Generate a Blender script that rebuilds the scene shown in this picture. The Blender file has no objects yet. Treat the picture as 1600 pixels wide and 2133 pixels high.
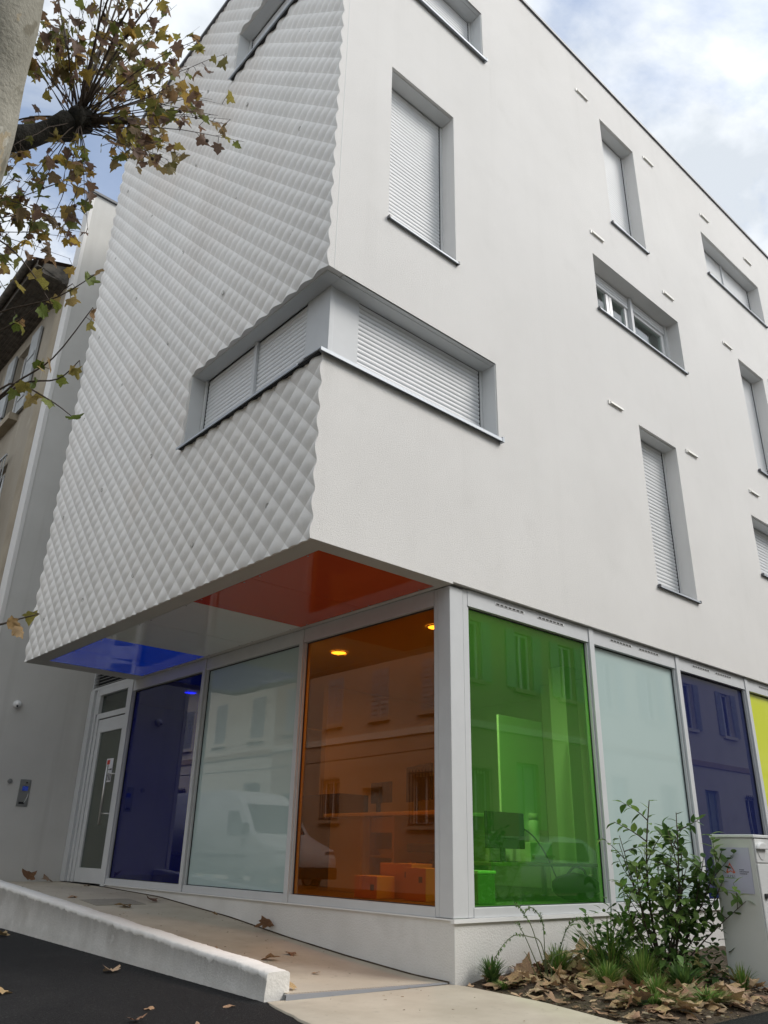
import bpy, bmesh, math, random
from mathutils import Vector, Matrix, noise as mnoise

# ------------------------------------------------------------------ camera, sky, sun, exposure
scn = bpy.context.scene
COL = scn.collection
cam_d = bpy.data.cameras.new('Camera'); cam = bpy.data.objects.new('Camera', cam_d); COL.objects.link(cam)
cam_d.sensor_fit = 'HORIZONTAL'; cam_d.sensor_width = 36.0; cam_d.lens = 36.0 * 1644.075 / 1600.0
cam_d.clip_start = 0.05; cam_d.clip_end = 2000.0
CAM = Vector((-4.83443, -4.62432, 0.44716))
right = Vector((0.746489, -0.665057, 0.021308)); down = Vector((0.278424, 0.283110, -0.917785)); fwd = Vector((0.604347, 0.691048, 0.396506))
cam.matrix_world = Matrix(((right.x, -down.x, -fwd.x, CAM.x), (right.y, -down.y, -fwd.y, CAM.y), (right.z, -down.z, -fwd.z, CAM.z), (0, 0, 0, 1)))
scn.camera = cam

SUN_EL, SUN_AZ = math.radians(42), math.radians(138)       # azimuth from +Y towards +X
world = bpy.data.worlds.new('World'); scn.world = world; world.use_nodes = True
wn = world.node_tree; wn.nodes.clear()
def W(t, **k):
    n = wn.nodes.new(t)
    for a, v in k.items(): setattr(n, a, v)
    return n
wo = W('ShaderNodeOutputWorld'); wb = W('ShaderNodeBackground'); wb.inputs['Strength'].default_value = 0.09
sky = W('ShaderNodeTexSky', sky_type='NISHITA', sun_disc=False, sun_elevation=SUN_EL, sun_rotation=SUN_AZ)
sky.altitude = 50; sky.air_density = 1.0; sky.dust_density = 1.2
tc = W('ShaderNodeTexCoord'); sep = W('ShaderNodeSeparateXYZ'); wn.links.new(tc.outputs['Generated'], sep.inputs[0])
zz = W('ShaderNodeMath', operation='MAXIMUM'); wn.links.new(sep.outputs['Z'], zz.inputs[0]); zz.inputs[1].default_value = 0.0
za = W('ShaderNodeMath', operation='ADD'); wn.links.new(zz.outputs[0], za.inputs[0]); za.inputs[1].default_value = 0.22
dx = W('ShaderNodeMath', operation='DIVIDE'); dy = W('ShaderNodeMath', operation='DIVIDE')
wn.links.new(sep.outputs['X'], dx.inputs[0]); wn.links.new(za.outputs[0], dx.inputs[1])
wn.links.new(sep.outputs['Y'], dy.inputs[0]); wn.links.new(za.outputs[0], dy.inputs[1])
cmb = W('ShaderNodeCombineXYZ'); wn.links.new(dx.outputs[0], cmb.inputs[0]); wn.links.new(dy.outputs[0], cmb.inputs[1]); cmb.inputs[2].default_value = 7.7
n1 = W('ShaderNodeTexNoise'); n1.inputs['Scale'].default_value = 2.3; n1.inputs['Detail'].default_value = 9; n1.inputs['Roughness'].default_value = 0.58
n1.inputs['Distortion'].default_value = 0.35; wn.links.new(cmb.outputs[0], n1.inputs['Vector'])
n2 = W('ShaderNodeTexNoise'); n2.inputs['Scale'].default_value = 4.4; n2.inputs['Detail'].default_value = 8; n2.inputs['Roughness'].default_value = 0.55
wn.links.new(cmb.outputs[0], n2.inputs['Vector'])
r1 = W('ShaderNodeValToRGB'); r1.color_ramp.elements[0].position = 0.37; r1.color_ramp.elements[1].position = 0.51
r1.color_ramp.elements[0].color = (0.25, 0.25, 0.25, 1); r1.color_ramp.elements[1].color = (1, 1, 1, 1)
wn.links.new(n1.outputs['Fac'], r1.inputs[0])
r2 = W('ShaderNodeValToRGB'); r2.color_ramp.elements[0].position = 0.39; r2.color_ramp.elements[1].position = 0.66
r2.color_ramp.elements[0].color = (3.25, 3.5, 3.8, 1); r2.color_ramp.elements[1].color = (5.5, 5.65, 5.8, 1)
wn.links.new(n2.outputs['Fac'], r2.inputs[0])
mx = W('ShaderNodeMix', data_type='RGBA'); wn.links.new(r1.outputs[0], mx.inputs[0]); wn.links.new(sky.outputs[0], mx.inputs[6]); wn.links.new(r2.outputs[0], mx.inputs[7])
wn.links.new(mx.outputs[2], wb.inputs['Color']); wn.links.new(wb.outputs[0], wo.inputs['Surface'])

sun_d = bpy.data.lights.new('Sun', 'SUN'); sun_d.energy = 1.0; sun_d.angle = math.radians(25); sun_d.color = (1.0, 0.96, 0.9)
sun = bpy.data.objects.new('Sun', sun_d); COL.objects.link(sun)
sd = Vector((math.sin(SUN_AZ) * math.cos(SUN_EL), math.cos(SUN_AZ) * math.cos(SUN_EL), math.sin(SUN_EL)))
sun.rotation_euler = sd.to_track_quat('Z', 'Y').to_euler(); sun.location = (0, 0, 30)

scn.view_settings.view_transform = 'Standard'; scn.view_settings.look = 'None'
scn.view_settings.exposure = 1.36; scn.view_settings.gamma = 1.0
scn.cycles.use_denoising = True
scn.cycles.max_bounces = 10; scn.cycles.transparent_max_bounces = 16; scn.cycles.glossy_bounces = 5
scn.cycles.sample_clamp_indirect = 6.0; scn.cycles.caustics_reflective = False; scn.cycles.caustics_refractive = False

# ------------------------------------------------------------------ materials
def newmat(name):
    m = bpy.data.materials.new(name); m.use_nodes = True
    return m, m.node_tree, m.node_tree.nodes['Principled BSDF']
def setp(b, col=None, rough=None, metal=None, spec=None, coat=None):
    if col is not None: b.inputs['Base Color'].default_value = (*col, 1)
    if rough is not None: b.inputs['Roughness'].default_value = rough
    if metal is not None: b.inputs['Metallic'].default_value = metal
    if spec is not None: b.inputs['Specular IOR Level'].default_value = spec
    if coat is not None: b.inputs['Coat Weight'].default_value = coat
def plain(name, col, rough=0.6, metal=0.0, spec=0.5):
    m, t, b = newmat(name); setp(b, col, rough, metal, spec); return m
def surf(name, c0, c1, scale=3.0, rough=0.9, bump=0.0, bscale=200.0, detail=6, extra=None, bdist=0.01, spec=0.3, stretch=(1, 1, 1), pos=(0.35, 0.65), streak=None, samt=0.35, attr=None):
    """two-tone noise colour with fine bump; extra = (colour, scale, lo, hi, amount) blotches"""
    m, t, b = newmat(name); setp(b, c0, rough, spec=spec)
    co = t.nodes.new('ShaderNodeTexCoord'); mp = t.nodes.new('ShaderNodeMapping'); mp.inputs['Scale'].default_value = stretch
    t.links.new(co.outputs['Object'], mp.inputs[0])
    nz = t.nodes.new('ShaderNodeTexNoise'); nz.inputs['Scale'].default_value = scale; nz.inputs['Detail'].default_value = detail; nz.inputs['Roughness'].default_value = 0.6
    t.links.new(mp.outputs[0], nz.inputs['Vector'])
    rp = t.nodes.new('ShaderNodeValToRGB'); rp.color_ramp.elements[0].position, rp.color_ramp.elements[1].position = pos
    rp.color_ramp.elements[0].color = (*c0, 1); rp.color_ramp.elements[1].color = (*c1, 1)
    t.links.new(nz.outputs['Fac'], rp.inputs[0]); out = rp.outputs[0]
    for ex in ([extra] if extra and not isinstance(extra, list) else (extra or [])):
        n3 = t.nodes.new('ShaderNodeTexNoise'); n3.inputs['Scale'].default_value = ex[1]; n3.inputs['Detail'].default_value = 5
        t.links.new(mp.outputs[0], n3.inputs['Vector'])
        mr = t.nodes.new('ShaderNodeMapRange'); mr.inputs[1].default_value = ex[2]; mr.inputs[2].default_value = ex[3]; mr.inputs[4].default_value = ex[4]
        t.links.new(n3.outputs['Fac'], mr.inputs[0])
        mi = t.nodes.new('ShaderNodeMix'); mi.data_type = 'RGBA'; t.links.new(mr.outputs[0], mi.inputs[0]); t.links.new(out, mi.inputs[6]); mi.inputs[7].default_value = (*ex[0], 1)
        out = mi.outputs[2]
    if streak:                                   # vertical rain runs
        m2 = t.nodes.new('ShaderNodeMapping'); m2.inputs['Scale'].default_value = (5.0, 5.0, 0.22); t.links.new(co.outputs['Object'], m2.inputs[0])
        n4 = t.nodes.new('ShaderNodeTexNoise'); n4.inputs['Scale'].default_value = 1.0; n4.inputs['Detail'].default_value = 7; n4.inputs['Roughness'].default_value = 0.6
        t.links.new(m2.outputs[0], n4.inputs['Vector'])
        mr = t.nodes.new('ShaderNodeMapRange'); mr.inputs[1].default_value = 0.53; mr.inputs[2].default_value = 0.78; mr.inputs[4].default_value = samt
        t.links.new(n4.outputs['Fac'], mr.inputs[0]); sfac = mr.outputs[0]
        if attr:                                 # stronger runs where water drips off the sills
            at = t.nodes.new('ShaderNodeAttribute'); at.attribute_name = attr
            ma = t.nodes.new('ShaderNodeMath'); ma.operation = 'MULTIPLY_ADD'; ma.inputs[1].default_value = 3.2; ma.inputs[2].default_value = 0.8; t.links.new(at.outputs['Fac'], ma.inputs[0])
            mb_ = t.nodes.new('ShaderNodeMath'); mb_.operation = 'MULTIPLY'; mb_.use_clamp = True; t.links.new(mr.outputs[0], mb_.inputs[0]); t.links.new(ma.outputs[0], mb_.inputs[1]); sfac = mb_.outputs[0]
        mi = t.nodes.new('ShaderNodeMix'); mi.data_type = 'RGBA'; t.links.new(sfac, mi.inputs[0]); t.links.new(out, mi.inputs[6]); mi.inputs[7].default_value = (*streak, 1)
        out = mi.outputs[2]
    t.links.new(out, b.inputs['Base Color'])
    if bump:
        nb = t.nodes.new('ShaderNodeTexNoise'); nb.inputs['Scale'].default_value = bscale; nb.inputs['Detail'].default_value = 3; nb.inputs['Roughness'].default_value = 0.65
        t.links.new(co.outputs['Object'], nb.inputs['Vector'])
        bp = t.nodes.new('ShaderNodeBump'); bp.inputs['Strength'].default_value = bump; bp.inputs['Distance'].default_value = bdist
        t.links.new(nb.outputs['Fac'], bp.inputs['Height']); t.links.new(bp.outputs[0], b.inputs['Normal'])
    return m
def tinted(name, tint, rough=0.0, ior=1.52, wav=0.0, film=None):
    m, t, b = newmat(name); t.nodes.remove(b); o = t.nodes['Material Output']
    tr = t.nodes.new('ShaderNodeBsdfTransparent'); tr.inputs[0].default_value = (*tint, 1)
    gl = t.nodes.new('ShaderNodeBsdfGlossy'); gl.inputs['Roughness'].default_value = rough; gl.inputs[0].default_value = (1, 1, 1, 1)
    lw = t.nodes.new('ShaderNodeLayerWeight'); lw.inputs[0].default_value = 0.5      # Schlick, the same from both sides of the pane
    pw = t.nodes.new('ShaderNodeMath'); pw.operation = 'POWER'; pw.inputs[1].default_value = 5.0; t.links.new(lw.outputs['Facing'], pw.inputs[0])
    fr = t.nodes.new('ShaderNodeMath'); fr.operation = 'MULTIPLY_ADD'; fr.inputs[1].default_value = 0.935; fr.inputs[2].default_value = 0.065; t.links.new(pw.outputs[0], fr.inputs[0])
    ms = t.nodes.new('ShaderNodeMixShader'); t.links.new(fr.outputs[0], ms.inputs[0]); t.links.new(tr.outputs[0], ms.inputs[1]); t.links.new(gl.outputs[0], ms.inputs[2])
    if wav:
        co = t.nodes.new('ShaderNodeTexCoord'); nb = t.nodes.new('ShaderNodeTexNoise'); nb.inputs['Scale'].default_value = 1.3; nb.inputs['Detail'].default_value = 1
        t.links.new(co.outputs['Object'], nb.inputs['Vector'])
        bp = t.nodes.new('ShaderNodeBump'); bp.inputs['Strength'].default_value = wav; bp.inputs['Distance'].default_value = 0.02
        t.links.new(nb.outputs['Fac'], bp.inputs['Height']); t.links.new(bp.outputs[0], gl.inputs['Normal'])
    if film:                                     # coloured interlayer scatters a little light
        df = t.nodes.new('ShaderNodeBsdfDiffuse'); df.inputs[0].default_value = (*film[1], 1)
        m2 = t.nodes.new('ShaderNodeMixShader'); m2.inputs[0].default_value = film[0]; t.links.new(tr.outputs[0], m2.inputs[1]); t.links.new(df.outputs[0], m2.inputs[2]); t.links.new(m2.outputs[0], ms.inputs[1])
    t.links.new(ms.outputs[0], o.inputs['Surface']); return m
def glossy_panel(name, col, rough=0.03, spec=0.5, wav=0.15, wscale=1.2):
    m, t, b = newmat(name); setp(b, col, rough, spec=spec)
    co = t.nodes.new('ShaderNodeTexCoord'); nb = t.nodes.new('ShaderNodeTexNoise'); nb.inputs['Scale'].default_value = wscale; nb.inputs['Detail'].default_value = 1
    t.links.new(co.outputs['Object'], nb.inputs['Vector'])
    bp = t.nodes.new('ShaderNodeBump'); bp.inputs['Strength'].default_value = wav; bp.inputs['Distance'].default_value = 0.03
    t.links.new(nb.outputs['Fac'], bp.inputs['Height']); t.links.new(bp.outputs[0], b.inputs['Normal'])
    return m
def emit(name, col, s):
    m, t, b = newmat(name); setp(b, (0.8, 0.8, 0.8)); b.inputs['Emission Color'].default_value = (*col, 1); b.inputs['Emission Strength'].default_value = s; return m
def leafmat(name, cols, transl=0.35, per='object', rough=0.55, vein=True):
    m, t, b = newmat(name); o = t.nodes['Material Output']; setp(b, cols[0], rough, spec=0.3)
    if per == 'object':
        src = t.nodes.new('ShaderNodeObjectInfo').outputs['Random']
    else:
        src = t.nodes.new('ShaderNodeNewGeometry').outputs['Random Per Island']
    rp = t.nodes.new('ShaderNodeValToRGB'); rp.color_ramp.interpolation = 'LINEAR'
    el = rp.color_ramp.elements
    while len(el) < len(cols): el.new(0.5)
    for i, c in enumerate(cols): el[i].position = i / (len(cols) - 1); el[i].color = (*c, 1)
    t.links.new(src, rp.inputs[0])
    co = t.nodes.new('ShaderNodeTexCoord'); nz = t.nodes.new('ShaderNodeTexNoise'); nz.inputs['Scale'].default_value = 18; nz.inputs['Detail'].default_value = 4
    t.links.new(co.outputs['Object'], nz.inputs['Vector'])
    mr = t.nodes.new('ShaderNodeMapRange'); mr.inputs[1].default_value = 0.3; mr.inputs[2].default_value = 0.7; mr.inputs[3].default_value = 0.6; mr.inputs[4].default_value = 1.35
    t.links.new(nz.outputs['Fac'], mr.inputs[0])
    mu = t.nodes.new('ShaderNodeMix'); mu.data_type = 'RGBA'; mu.blend_type = 'MULTIPLY'; mu.inputs[0].default_value = 1.0
    t.links.new(rp.outputs[0], mu.inputs[6]); t.links.new(mr.outputs[0], mu.inputs[7])
    t.links.new(mu.outputs[2], b.inputs['Base Color'])
    tl = t.nodes.new('ShaderNodeBsdfTranslucent'); t.links.new(mu.outputs[2], tl.inputs[0])
    ms = t.nodes.new('ShaderNodeMixShader'); ms.inputs[0].default_value = transl
    t.links.new(b.outputs[0], ms.inputs[1]); t.links.new(tl.outputs[0], ms.inputs[2]); t.links.new(ms.outputs[0], o.inputs['Surface'])
    return m

M = {}
M['render'] = surf('white_render', (0.70, 0.69, 0.67), (0.745, 0.735, 0.715), 0.7, 0.95, 0.6, 150, extra=[((0.63, 0.62, 0.60), 0.35, 0.54, 0.8, 0.45), ((0.61, 0.60, 0.575), 2.2, 0.60, 0.85, 0.35)], bdist=0.007, streak=(0.50, 0.49, 0.465), samt=0.09, attr='stain')
M['plinth'] = surf('rough_render', (0.64, 0.635, 0.61), (0.72, 0.715, 0.695), 1.6, 0.95, 0.5, 70, extra=((0.45, 0.43, 0.39), 1.9, 0.58, 0.85, 0.45), bdist=0.012)
M['relief'] = surf('cast_concrete', (0.79, 0.775, 0.745), (0.86, 0.845, 0.815), 1.1, 0.85, 0.25, 60, extra=[((0.72, 0.66, 0.60), 0.42, 0.52, 0.72, 0.6), ((0.66, 0.64, 0.61), 6.0, 0.60, 0.8, 0.4)], bdist=0.004, streak=(0.62, 0.60, 0.565), samt=0.4)
M['side'] = surf('grey_white_render', (0.56, 0.555, 0.53), (0.62, 0.615, 0.59), 0.8, 0.95, 0.35, 130, extra=((0.42, 0.41, 0.385), 0.6, 0.5, 0.8, 0.5), bdist=0.006, streak=(0.42, 0.41, 0.385))
M['alu'] = surf('pale_aluminium', (0.56, 0.575, 0.585), (0.59, 0.605, 0.615), 4, 0.62, 0.0, spec=0.3)
M['alu_d'] = plain('sill_aluminium', (0.42, 0.45, 0.49), 0.55, 0.25)
M['shutter'] = surf('pale_shutter', (0.70, 0.715, 0.725), (0.73, 0.745, 0.755), 3, 0.45)
M['lining'] = surf('reveal_sheet', (0.64, 0.65, 0.645), (0.67, 0.68, 0.675), 2, 0.6)
M['dark'] = plain('dark_rubber', (0.02, 0.021, 0.024), 0.6)
M['coping'] = plain('grey_coping', (0.12, 0.125, 0.135), 0.5, 0.3)
M['pvc'] = plain('white_pvc', (0.78, 0.785, 0.78), 0.35)
M['vent'] = plain('cream_vent', (0.80, 0.785, 0.74), 0.5)
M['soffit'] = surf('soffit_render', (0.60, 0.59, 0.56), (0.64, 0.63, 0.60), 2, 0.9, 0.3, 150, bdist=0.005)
M['red'] = glossy_panel('red_panel', (0.68, 0.10, 0.035))
M['white_p'] = glossy_panel('white_panel', (0.86, 0.87, 0.85))
M['blue_p'] = glossy_panel('blue_panel', (0.006, 0.075, 0.85), wav=0.5, wscale=2.2)
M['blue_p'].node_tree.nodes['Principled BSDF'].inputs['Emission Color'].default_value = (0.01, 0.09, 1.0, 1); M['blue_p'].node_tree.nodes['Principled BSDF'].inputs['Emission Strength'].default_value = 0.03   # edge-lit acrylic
M['g_orange'] = tinted('orange_glass', (0.80, 0.42, 0.10), wav=0.02, film=(0.08, (0.50, 0.19, 0.02)))
M['g_green'] = tinted('green_glass', (0.60, 0.95, 0.47), wav=0.02, film=(0.075, (0.14, 0.50, 0.08)))
M['g_blue'] = tinted('blue_glass', (0.010, 0.05, 0.55), film=(0.10, (0.003, 0.018, 0.30)))
M['g_purple'] = glossy_panel('violet_glass', (0.010, 0.015, 0.075), 0.01, 0.75, 0.015)
M['g_clear'] = tinted('clear_glass', (0.80, 0.86, 0.84))
M['g_grey'] = tinted('grey_glass', (0.55, 0.60, 0.58))
M['frost'] = glossy_panel('frosted_glass', (0.44, 0.555, 0.54), 0.015, 0.8, 0.015)
M['yellow'] = glossy_panel('yellow_glass', (0.66, 0.72, 0.06), 0.05, 0.5, 0.02)
M['steel'] = plain('brushed_steel', (0.55, 0.55, 0.54), 0.35, 0.9)
M['steel_d'] = plain('dull_steel', (0.30, 0.31, 0.30), 0.5, 0.7)
M['paper'] = plain('paper', (0.68, 0.68, 0.72), 0.7)
M['paper_l'] = plain('lilac_paper', (0.50, 0.50, 0.62), 0.35)
M['ink'] = plain('black_ink', (0.03, 0.03, 0.04), 0.6)
M['redink'] = plain('red_ink', (0.55, 0.05, 0.03), 0.6)
M['orink'] = plain('orange_ink', (0.62, 0.13, 0.05), 0.6)
M['screen'] = emit('blue_screen', (0.03, 0.07, 0.45), 0.10); setp(M['screen'].node_tree.nodes['Principled BSDF'], (0.02, 0.03, 0.12), 0.2)
M['wallin'] = surf('interior_paint', (0.66, 0.66, 0.64), (0.70, 0.70, 0.68), 1, 0.8)
M['floorin'] = plain('interior_floor', (0.16, 0.15, 0.14), 0.5)
M['ceil'] = plain('interior_ceiling', (0.70, 0.70, 0.69), 0.9)
M['desk'] = plain('laminate', (0.62, 0.60, 0.55), 0.5)
M['carton'] = plain('carton', (0.75, 0.50, 0.22), 0.8)
M['blackp'] = plain('black_plastic', (0.015, 0.015, 0.017), 0.35)
M['cloth'] = plain('black_cloth', (0.012, 0.012, 0.014), 0.9)
M['board'] = plain('white_board', (0.85, 0.85, 0.84), 0.4)
M['lamp'] = emit('lamp_disc', (1.0, 0.93, 0.78), 3.0)
M['asphalt'] = surf('asphalt', (0.0045, 0.0045, 0.005), (0.012, 0.012, 0.013), 90, 0.85, 1.0, 160, detail=3, extra=[((0.030, 0.029, 0.028), 1.1, 0.52, 0.8, 0.55), ((0.075, 0.073, 0.07), 70, 0.62, 0.68, 0.8), ((0.004, 0.004, 0.005), 2.4, 0.56, 0.7, 0.6)], bdist=0.012)
M['pave'] = surf('beige_concrete', (0.43, 0.38, 0.30), (0.52, 0.47, 0.38), 2.2, 0.9, 0.35, 120, extra=[((0.30, 0.27, 0.225), 1.1, 0.55, 0.78, 0.55), ((0.26, 0.23, 0.19), 14, 0.62, 0.75, 0.4)], bdist=0.004)
M['kerb'] = surf('whitewashed_kerb', (0.72, 0.705, 0.665), (0.80, 0.785, 0.75), 3.0, 0.9, 0.9, 28, extra=[((0.46, 0.44, 0.40), 1.7, 0.55, 0.85, 0.5), ((0.40, 0.38, 0.34), 26, 0.66, 0.76, 0.35)], bdist=0.006)
M['soil'] = surf('soil', (0.040, 0.028, 0.018), (0.10, 0.075, 0.05), 14, 0.95, 1.0, 50, bdist=0.02, extra=((0.16, 0.12, 0.08), 40, 0.6, 0.7, 0.6))
M['bark'] = surf('plane_bark', (0.27, 0.26, 0.215), (0.42, 0.405, 0.345), 3.5, 0.9, 0.7, 30, extra=[((0.17, 0.155, 0.115), 4.2, 0.555, 0.585, 0.8), ((0.40, 0.32, 0.20), 3.1, 0.585, 0.60, 0.7), ((0.50, 0.49, 0.43), 5.5, 0.60, 0.615, 0.6)], bdist=0.012, stretch=(1, 1, 0.45))
M['bark_d'] = surf('dark_bark', (0.018, 0.018, 0.016), (0.055, 0.052, 0.045), 9, 0.95, 0.9, 30, bdist=0.02)
M['twig'] = plain('twig_bark', (0.075, 0.055, 0.042), 0.8)
M['twig_g'] = plain('green_stem', (0.10, 0.13, 0.05), 0.7)
LCOL = [(0.13, 0.15, 0.04), (0.18, 0.19, 0.05), (0.25, 0.22, 0.06), (0.42, 0.29, 0.06), (0.28, 0.175, 0.08), (0.22, 0.135, 0.09), (0.17, 0.115, 0.09), (0.26, 0.19, 0.09), (0.20, 0.18, 0.06)]
M['tleaf'] = leafmat('plane_leaf', LCOL, 0.55)
M['tleaf_i'] = leafmat('plane_leaf_mass', LCOL, 0.55, 'island')
M['gleaf'] = leafmat('sprig_leaf', [(0.12, 0.17, 0.035), (0.20, 0.22, 0.05), (0.30, 0.25, 0.07), (0.40, 0.30, 0.12), (0.26, 0.15, 0.08)], 0.42)
M['dry'] = leafmat('dry_leaf', [(0.42, 0.27, 0.16), (0.27, 0.15, 0.09), (0.52, 0.37, 0.23), (0.46, 0.33, 0.17), (0.32, 0.18, 0.11), (0.58, 0.44, 0.29), (0.20, 0.12, 0.08)], 0.12)
M['sleaf'] = leafmat('shrub_leaf', [(0.085, 0.15, 0.04), (0.12, 0.21, 0.05), (0.20, 0.31, 0.07), (0.12, 0.21, 0.05), (0.29, 0.38, 0.11)], 0.35, rough=0.45)
M['sleaf_i'] = leafmat('small_leaf_mass', [(0.06, 0.12, 0.035), (0.09, 0.17, 0.045), (0.14, 0.23, 0.06)], 0.25, 'island')
M['grass'] = leafmat('grass_blade', [(0.08, 0.16, 0.03), (0.12, 0.24, 0.045), (0.20, 0.28, 0.07), (0.28, 0.27, 0.10)], 0.25, 'island')
M['dock'] = leafmat('dock_leaf', [(0.14, 0.23, 0.13), (0.17, 0.27, 0.15)], 0.25)
M['litter'] = leafmat('litter', [(0.20, 0.13, 0.07), (0.09, 0.06, 0.04), (0.30, 0.21, 0.12), (0.42, 0.36, 0.26)], 0.0, 'island')
M['cab'] = surf('cabinet_paint', (0.60, 0.61, 0.575), (0.63, 0.64, 0.61), 2, 0.5, 0.0, extra=((0.48, 0.47, 0.42), 3, 0.6, 0.85, 0.4))
M['cab_f'] = plain('cabinet_cover', (0.74, 0.75, 0.74), 0.4)
M['oldwall'] = surf('old_render', (0.29, 0.255, 0.20), (0.38, 0.34, 0.275), 0.9, 0.95, 0.5, 40, extra=[((0.22, 0.18, 0.13), 0.7, 0.5, 0.75, 0.65), ((0.50, 0.45, 0.37), 2.5, 0.6, 0.7, 0.5)], bdist=0.01, stretch=(1, 1, 0.4))
M['quoin'] = surf('quoin_render', (0.30, 0.255, 0.19), (0.38, 0.33, 0.25), 2.0, 0.95, 0.5, 40, bdist=0.01)
M['oldwood'] = surf('weathered_wood', (0.065, 0.06, 0.052), (0.15, 0.135, 0.115), 8, 0.95, 0.4, 40)
M['shut_g'] = surf('grey_shutter_paint', (0.33, 0.345, 0.345), (0.42, 0.435, 0.435), 6, 0.7)
M['roof'] = surf('clay_tile', (0.16, 0.11, 0.085), (0.24, 0.165, 0.125), 5, 0.9)
M['pink'] = surf('pink_wall', (0.44, 0.34, 0.25), (0.52, 0.41, 0.31), 0.8, 0.95, 0.3, 40, extra=((0.36, 0.27, 0.22), 0.8, 0.55, 0.75, 0.5))
M['cream'] = surf('cream_wall', (0.68, 0.62, 0.52), (0.76, 0.70, 0.60), 0.8, 0.95, 0.3, 40, extra=((0.45, 0.38, 0.30), 0.8, 0.55, 0.75, 0.5))
M['shut_b'] = surf('green_grey_shutter', (0.30, 0.36, 0.34), (0.38, 0.44, 0.42), 5, 0.7)
M['winglass'] = plain('dark_window', (0.03, 0.035, 0.04), 0.05, 0.0, 0.8)
M['vanp'] = plain('white_van_paint', (0.78, 0.78, 0.78), 0.25)
M['carp'] = plain('silver_car_paint', (0.62, 0.63, 0.64), 0.25, 0.2)
M['tyre'] = plain('tyre_rubber', (0.02, 0.02, 0.02), 0.85)
M['hubm'] = plain('wheel_rim', (0.45, 0.45, 0.46), 0.35, 0.8)
M['iron'] = plain('wrought_iron', (0.025, 0.025, 0.025), 0.6)
M['curtain'] = plain('curtain', (0.55, 0.55, 0.54), 0.9)

# ------------------------------------------------------------------ mesh helpers
class MB:
    def __init__(s): s.v = []; s.f = []; s.sm = []
    def add(s, verts, faces, smooth=False):
        o = len(s.v); s.v += [tuple(v) for v in verts]; s.f += [tuple(i + o for i in f) for f in faces]; s.sm += [smooth] * len(faces); return s
    def box(s, x0, x1, y0, y1, z0, z1):
        return s.add([(x0, y0, z0), (x1, y0, z0), (x1, y1, z0), (x0, y1, z0), (x0, y0, z1), (x1, y0, z1), (x1, y1, z1), (x0, y1, z1)],
                     [(0, 3, 2, 1), (4, 5, 6, 7), (0, 1, 5, 4), (1, 2, 6, 5), (2, 3, 7, 6), (3, 0, 4, 7)])
    def quad(s, a, b, c, d): return s.add([a, b, c, d], [(0, 1, 2, 3)])
    def prism(s, pts, axis, a, b):
        """polygon pts (2d) extruded along axis from a to b"""
        def P(p, t): return {'x': (t, p[0], p[1]), 'y': (p[0], t, p[1]), 'z': (p[0], p[1], t)}[axis]
        n = len(pts); vs = [P(p, a) for p in pts] + [P(p, b) for p in pts]
        fs = [tuple(range(n))[::-1], tuple(range(n, 2 * n))] + [(i, (i + 1) % n, n + (i + 1) % n, n + i) for i in range(n)]
        return s.add(vs, fs)
    def tube(s, pts, rad, n=8, cap=True, smooth=True):
        pts = [Vector(p) for p in pts]; rr = rad if isinstance(rad, (list, tuple)) else [rad] * len(pts)
        vs = []; up = Vector((0.13, 0.21, 0.97)); prev = None
        for i, p in enumerate(pts):
            t = (pts[min(i + 1, len(pts) - 1)] - pts[max(i - 1, 0)]).normalized()
            if prev is None:
                a = t.cross(up)
                if a.length < 1e-3: a = t.cross(Vector((1, 0, 0)))
            else: a = prev - t * prev.dot(t)
            a.normalize(); b = t.cross(a); prev = a
            vs += [p + (a * math.cos(k * 2 * math.pi / n) + b * math.sin(k * 2 * math.pi / n)) * rr[i] for k in range(n)]
        fs = [(i * n + k, i * n + (k + 1) % n, (i + 1) * n + (k + 1) % n, (i + 1) * n + k) for i in range(len(pts) - 1) for k in range(n)]
        o = len(s.v); s.add(vs, fs, smooth)
        if cap:
            s.f += [tuple(o + k for k in range(n))[::-1], tuple(o + (len(pts) - 1) * n + k for k in range(n))]; s.sm += [False, False]
        return s
    def cyl(s, a, b, r, n=16): return s.tube([a, b], r, n)
    def mesh(s, name, org=(0, 0, 0)):
        me = bpy.data.meshes.new(name)
        me.from_pydata([(v[0] - org[0], v[1] - org[1], v[2] - org[2]) for v in s.v], [], s.f)
        me.polygons.foreach_set('use_smooth', s.sm); me.update(); return me
def link(name, me, mat=None, parent=None):
    o = bpy.data.objects.new(name, me)
    if mat is not None and me is not None and not me.materials: me.materials.append(M[mat])
    COL.objects.link(o)
    if parent is not None: o.parent = parent
    return o
def thing(name, label, cat, loc=(0, 0, 0), group=None):
    o = bpy.data.objects.new(name, None); COL.objects.link(o); o.location = loc; o['label'] = label; o['category'] = cat
    o.empty_display_size = 0.2
    if group: o['group'] = group
    return o
def org_of(p):
    v = Vector((0, 0, 0))
    while p is not None: v += Vector(p.location); p = p.parent
    return v
def part(name, mb, mat, parent, label=None, bevel=0.0):
    o = link(name, mb.mesh(name, org_of(parent)), mat, parent)
    if label: o['label'] = label
    if bevel: bev(o, bevel)
    return o
def bev(o, w, seg=2):
    b = o.modifiers.new('Bevel', 'BEVEL'); b.width = w; b.segments = seg; b.limit_method = 'ANGLE'; b.angle_limit = math.radians(35); return o
def solo(name, mb, mat, label, cat, loc=(0, 0, 0), group=None, bevel=0.0):
    o = link(name, mb.mesh(name, loc), mat); o.location = loc; o['label'] = label; o['category'] = cat
    if group: o['group'] = group
    if bevel: bev(o, bevel)
    return o
def struct(name, mb, mat):
    o = link(name, mb.mesh(name), mat); o['kind'] = 'structure'; return o
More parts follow.
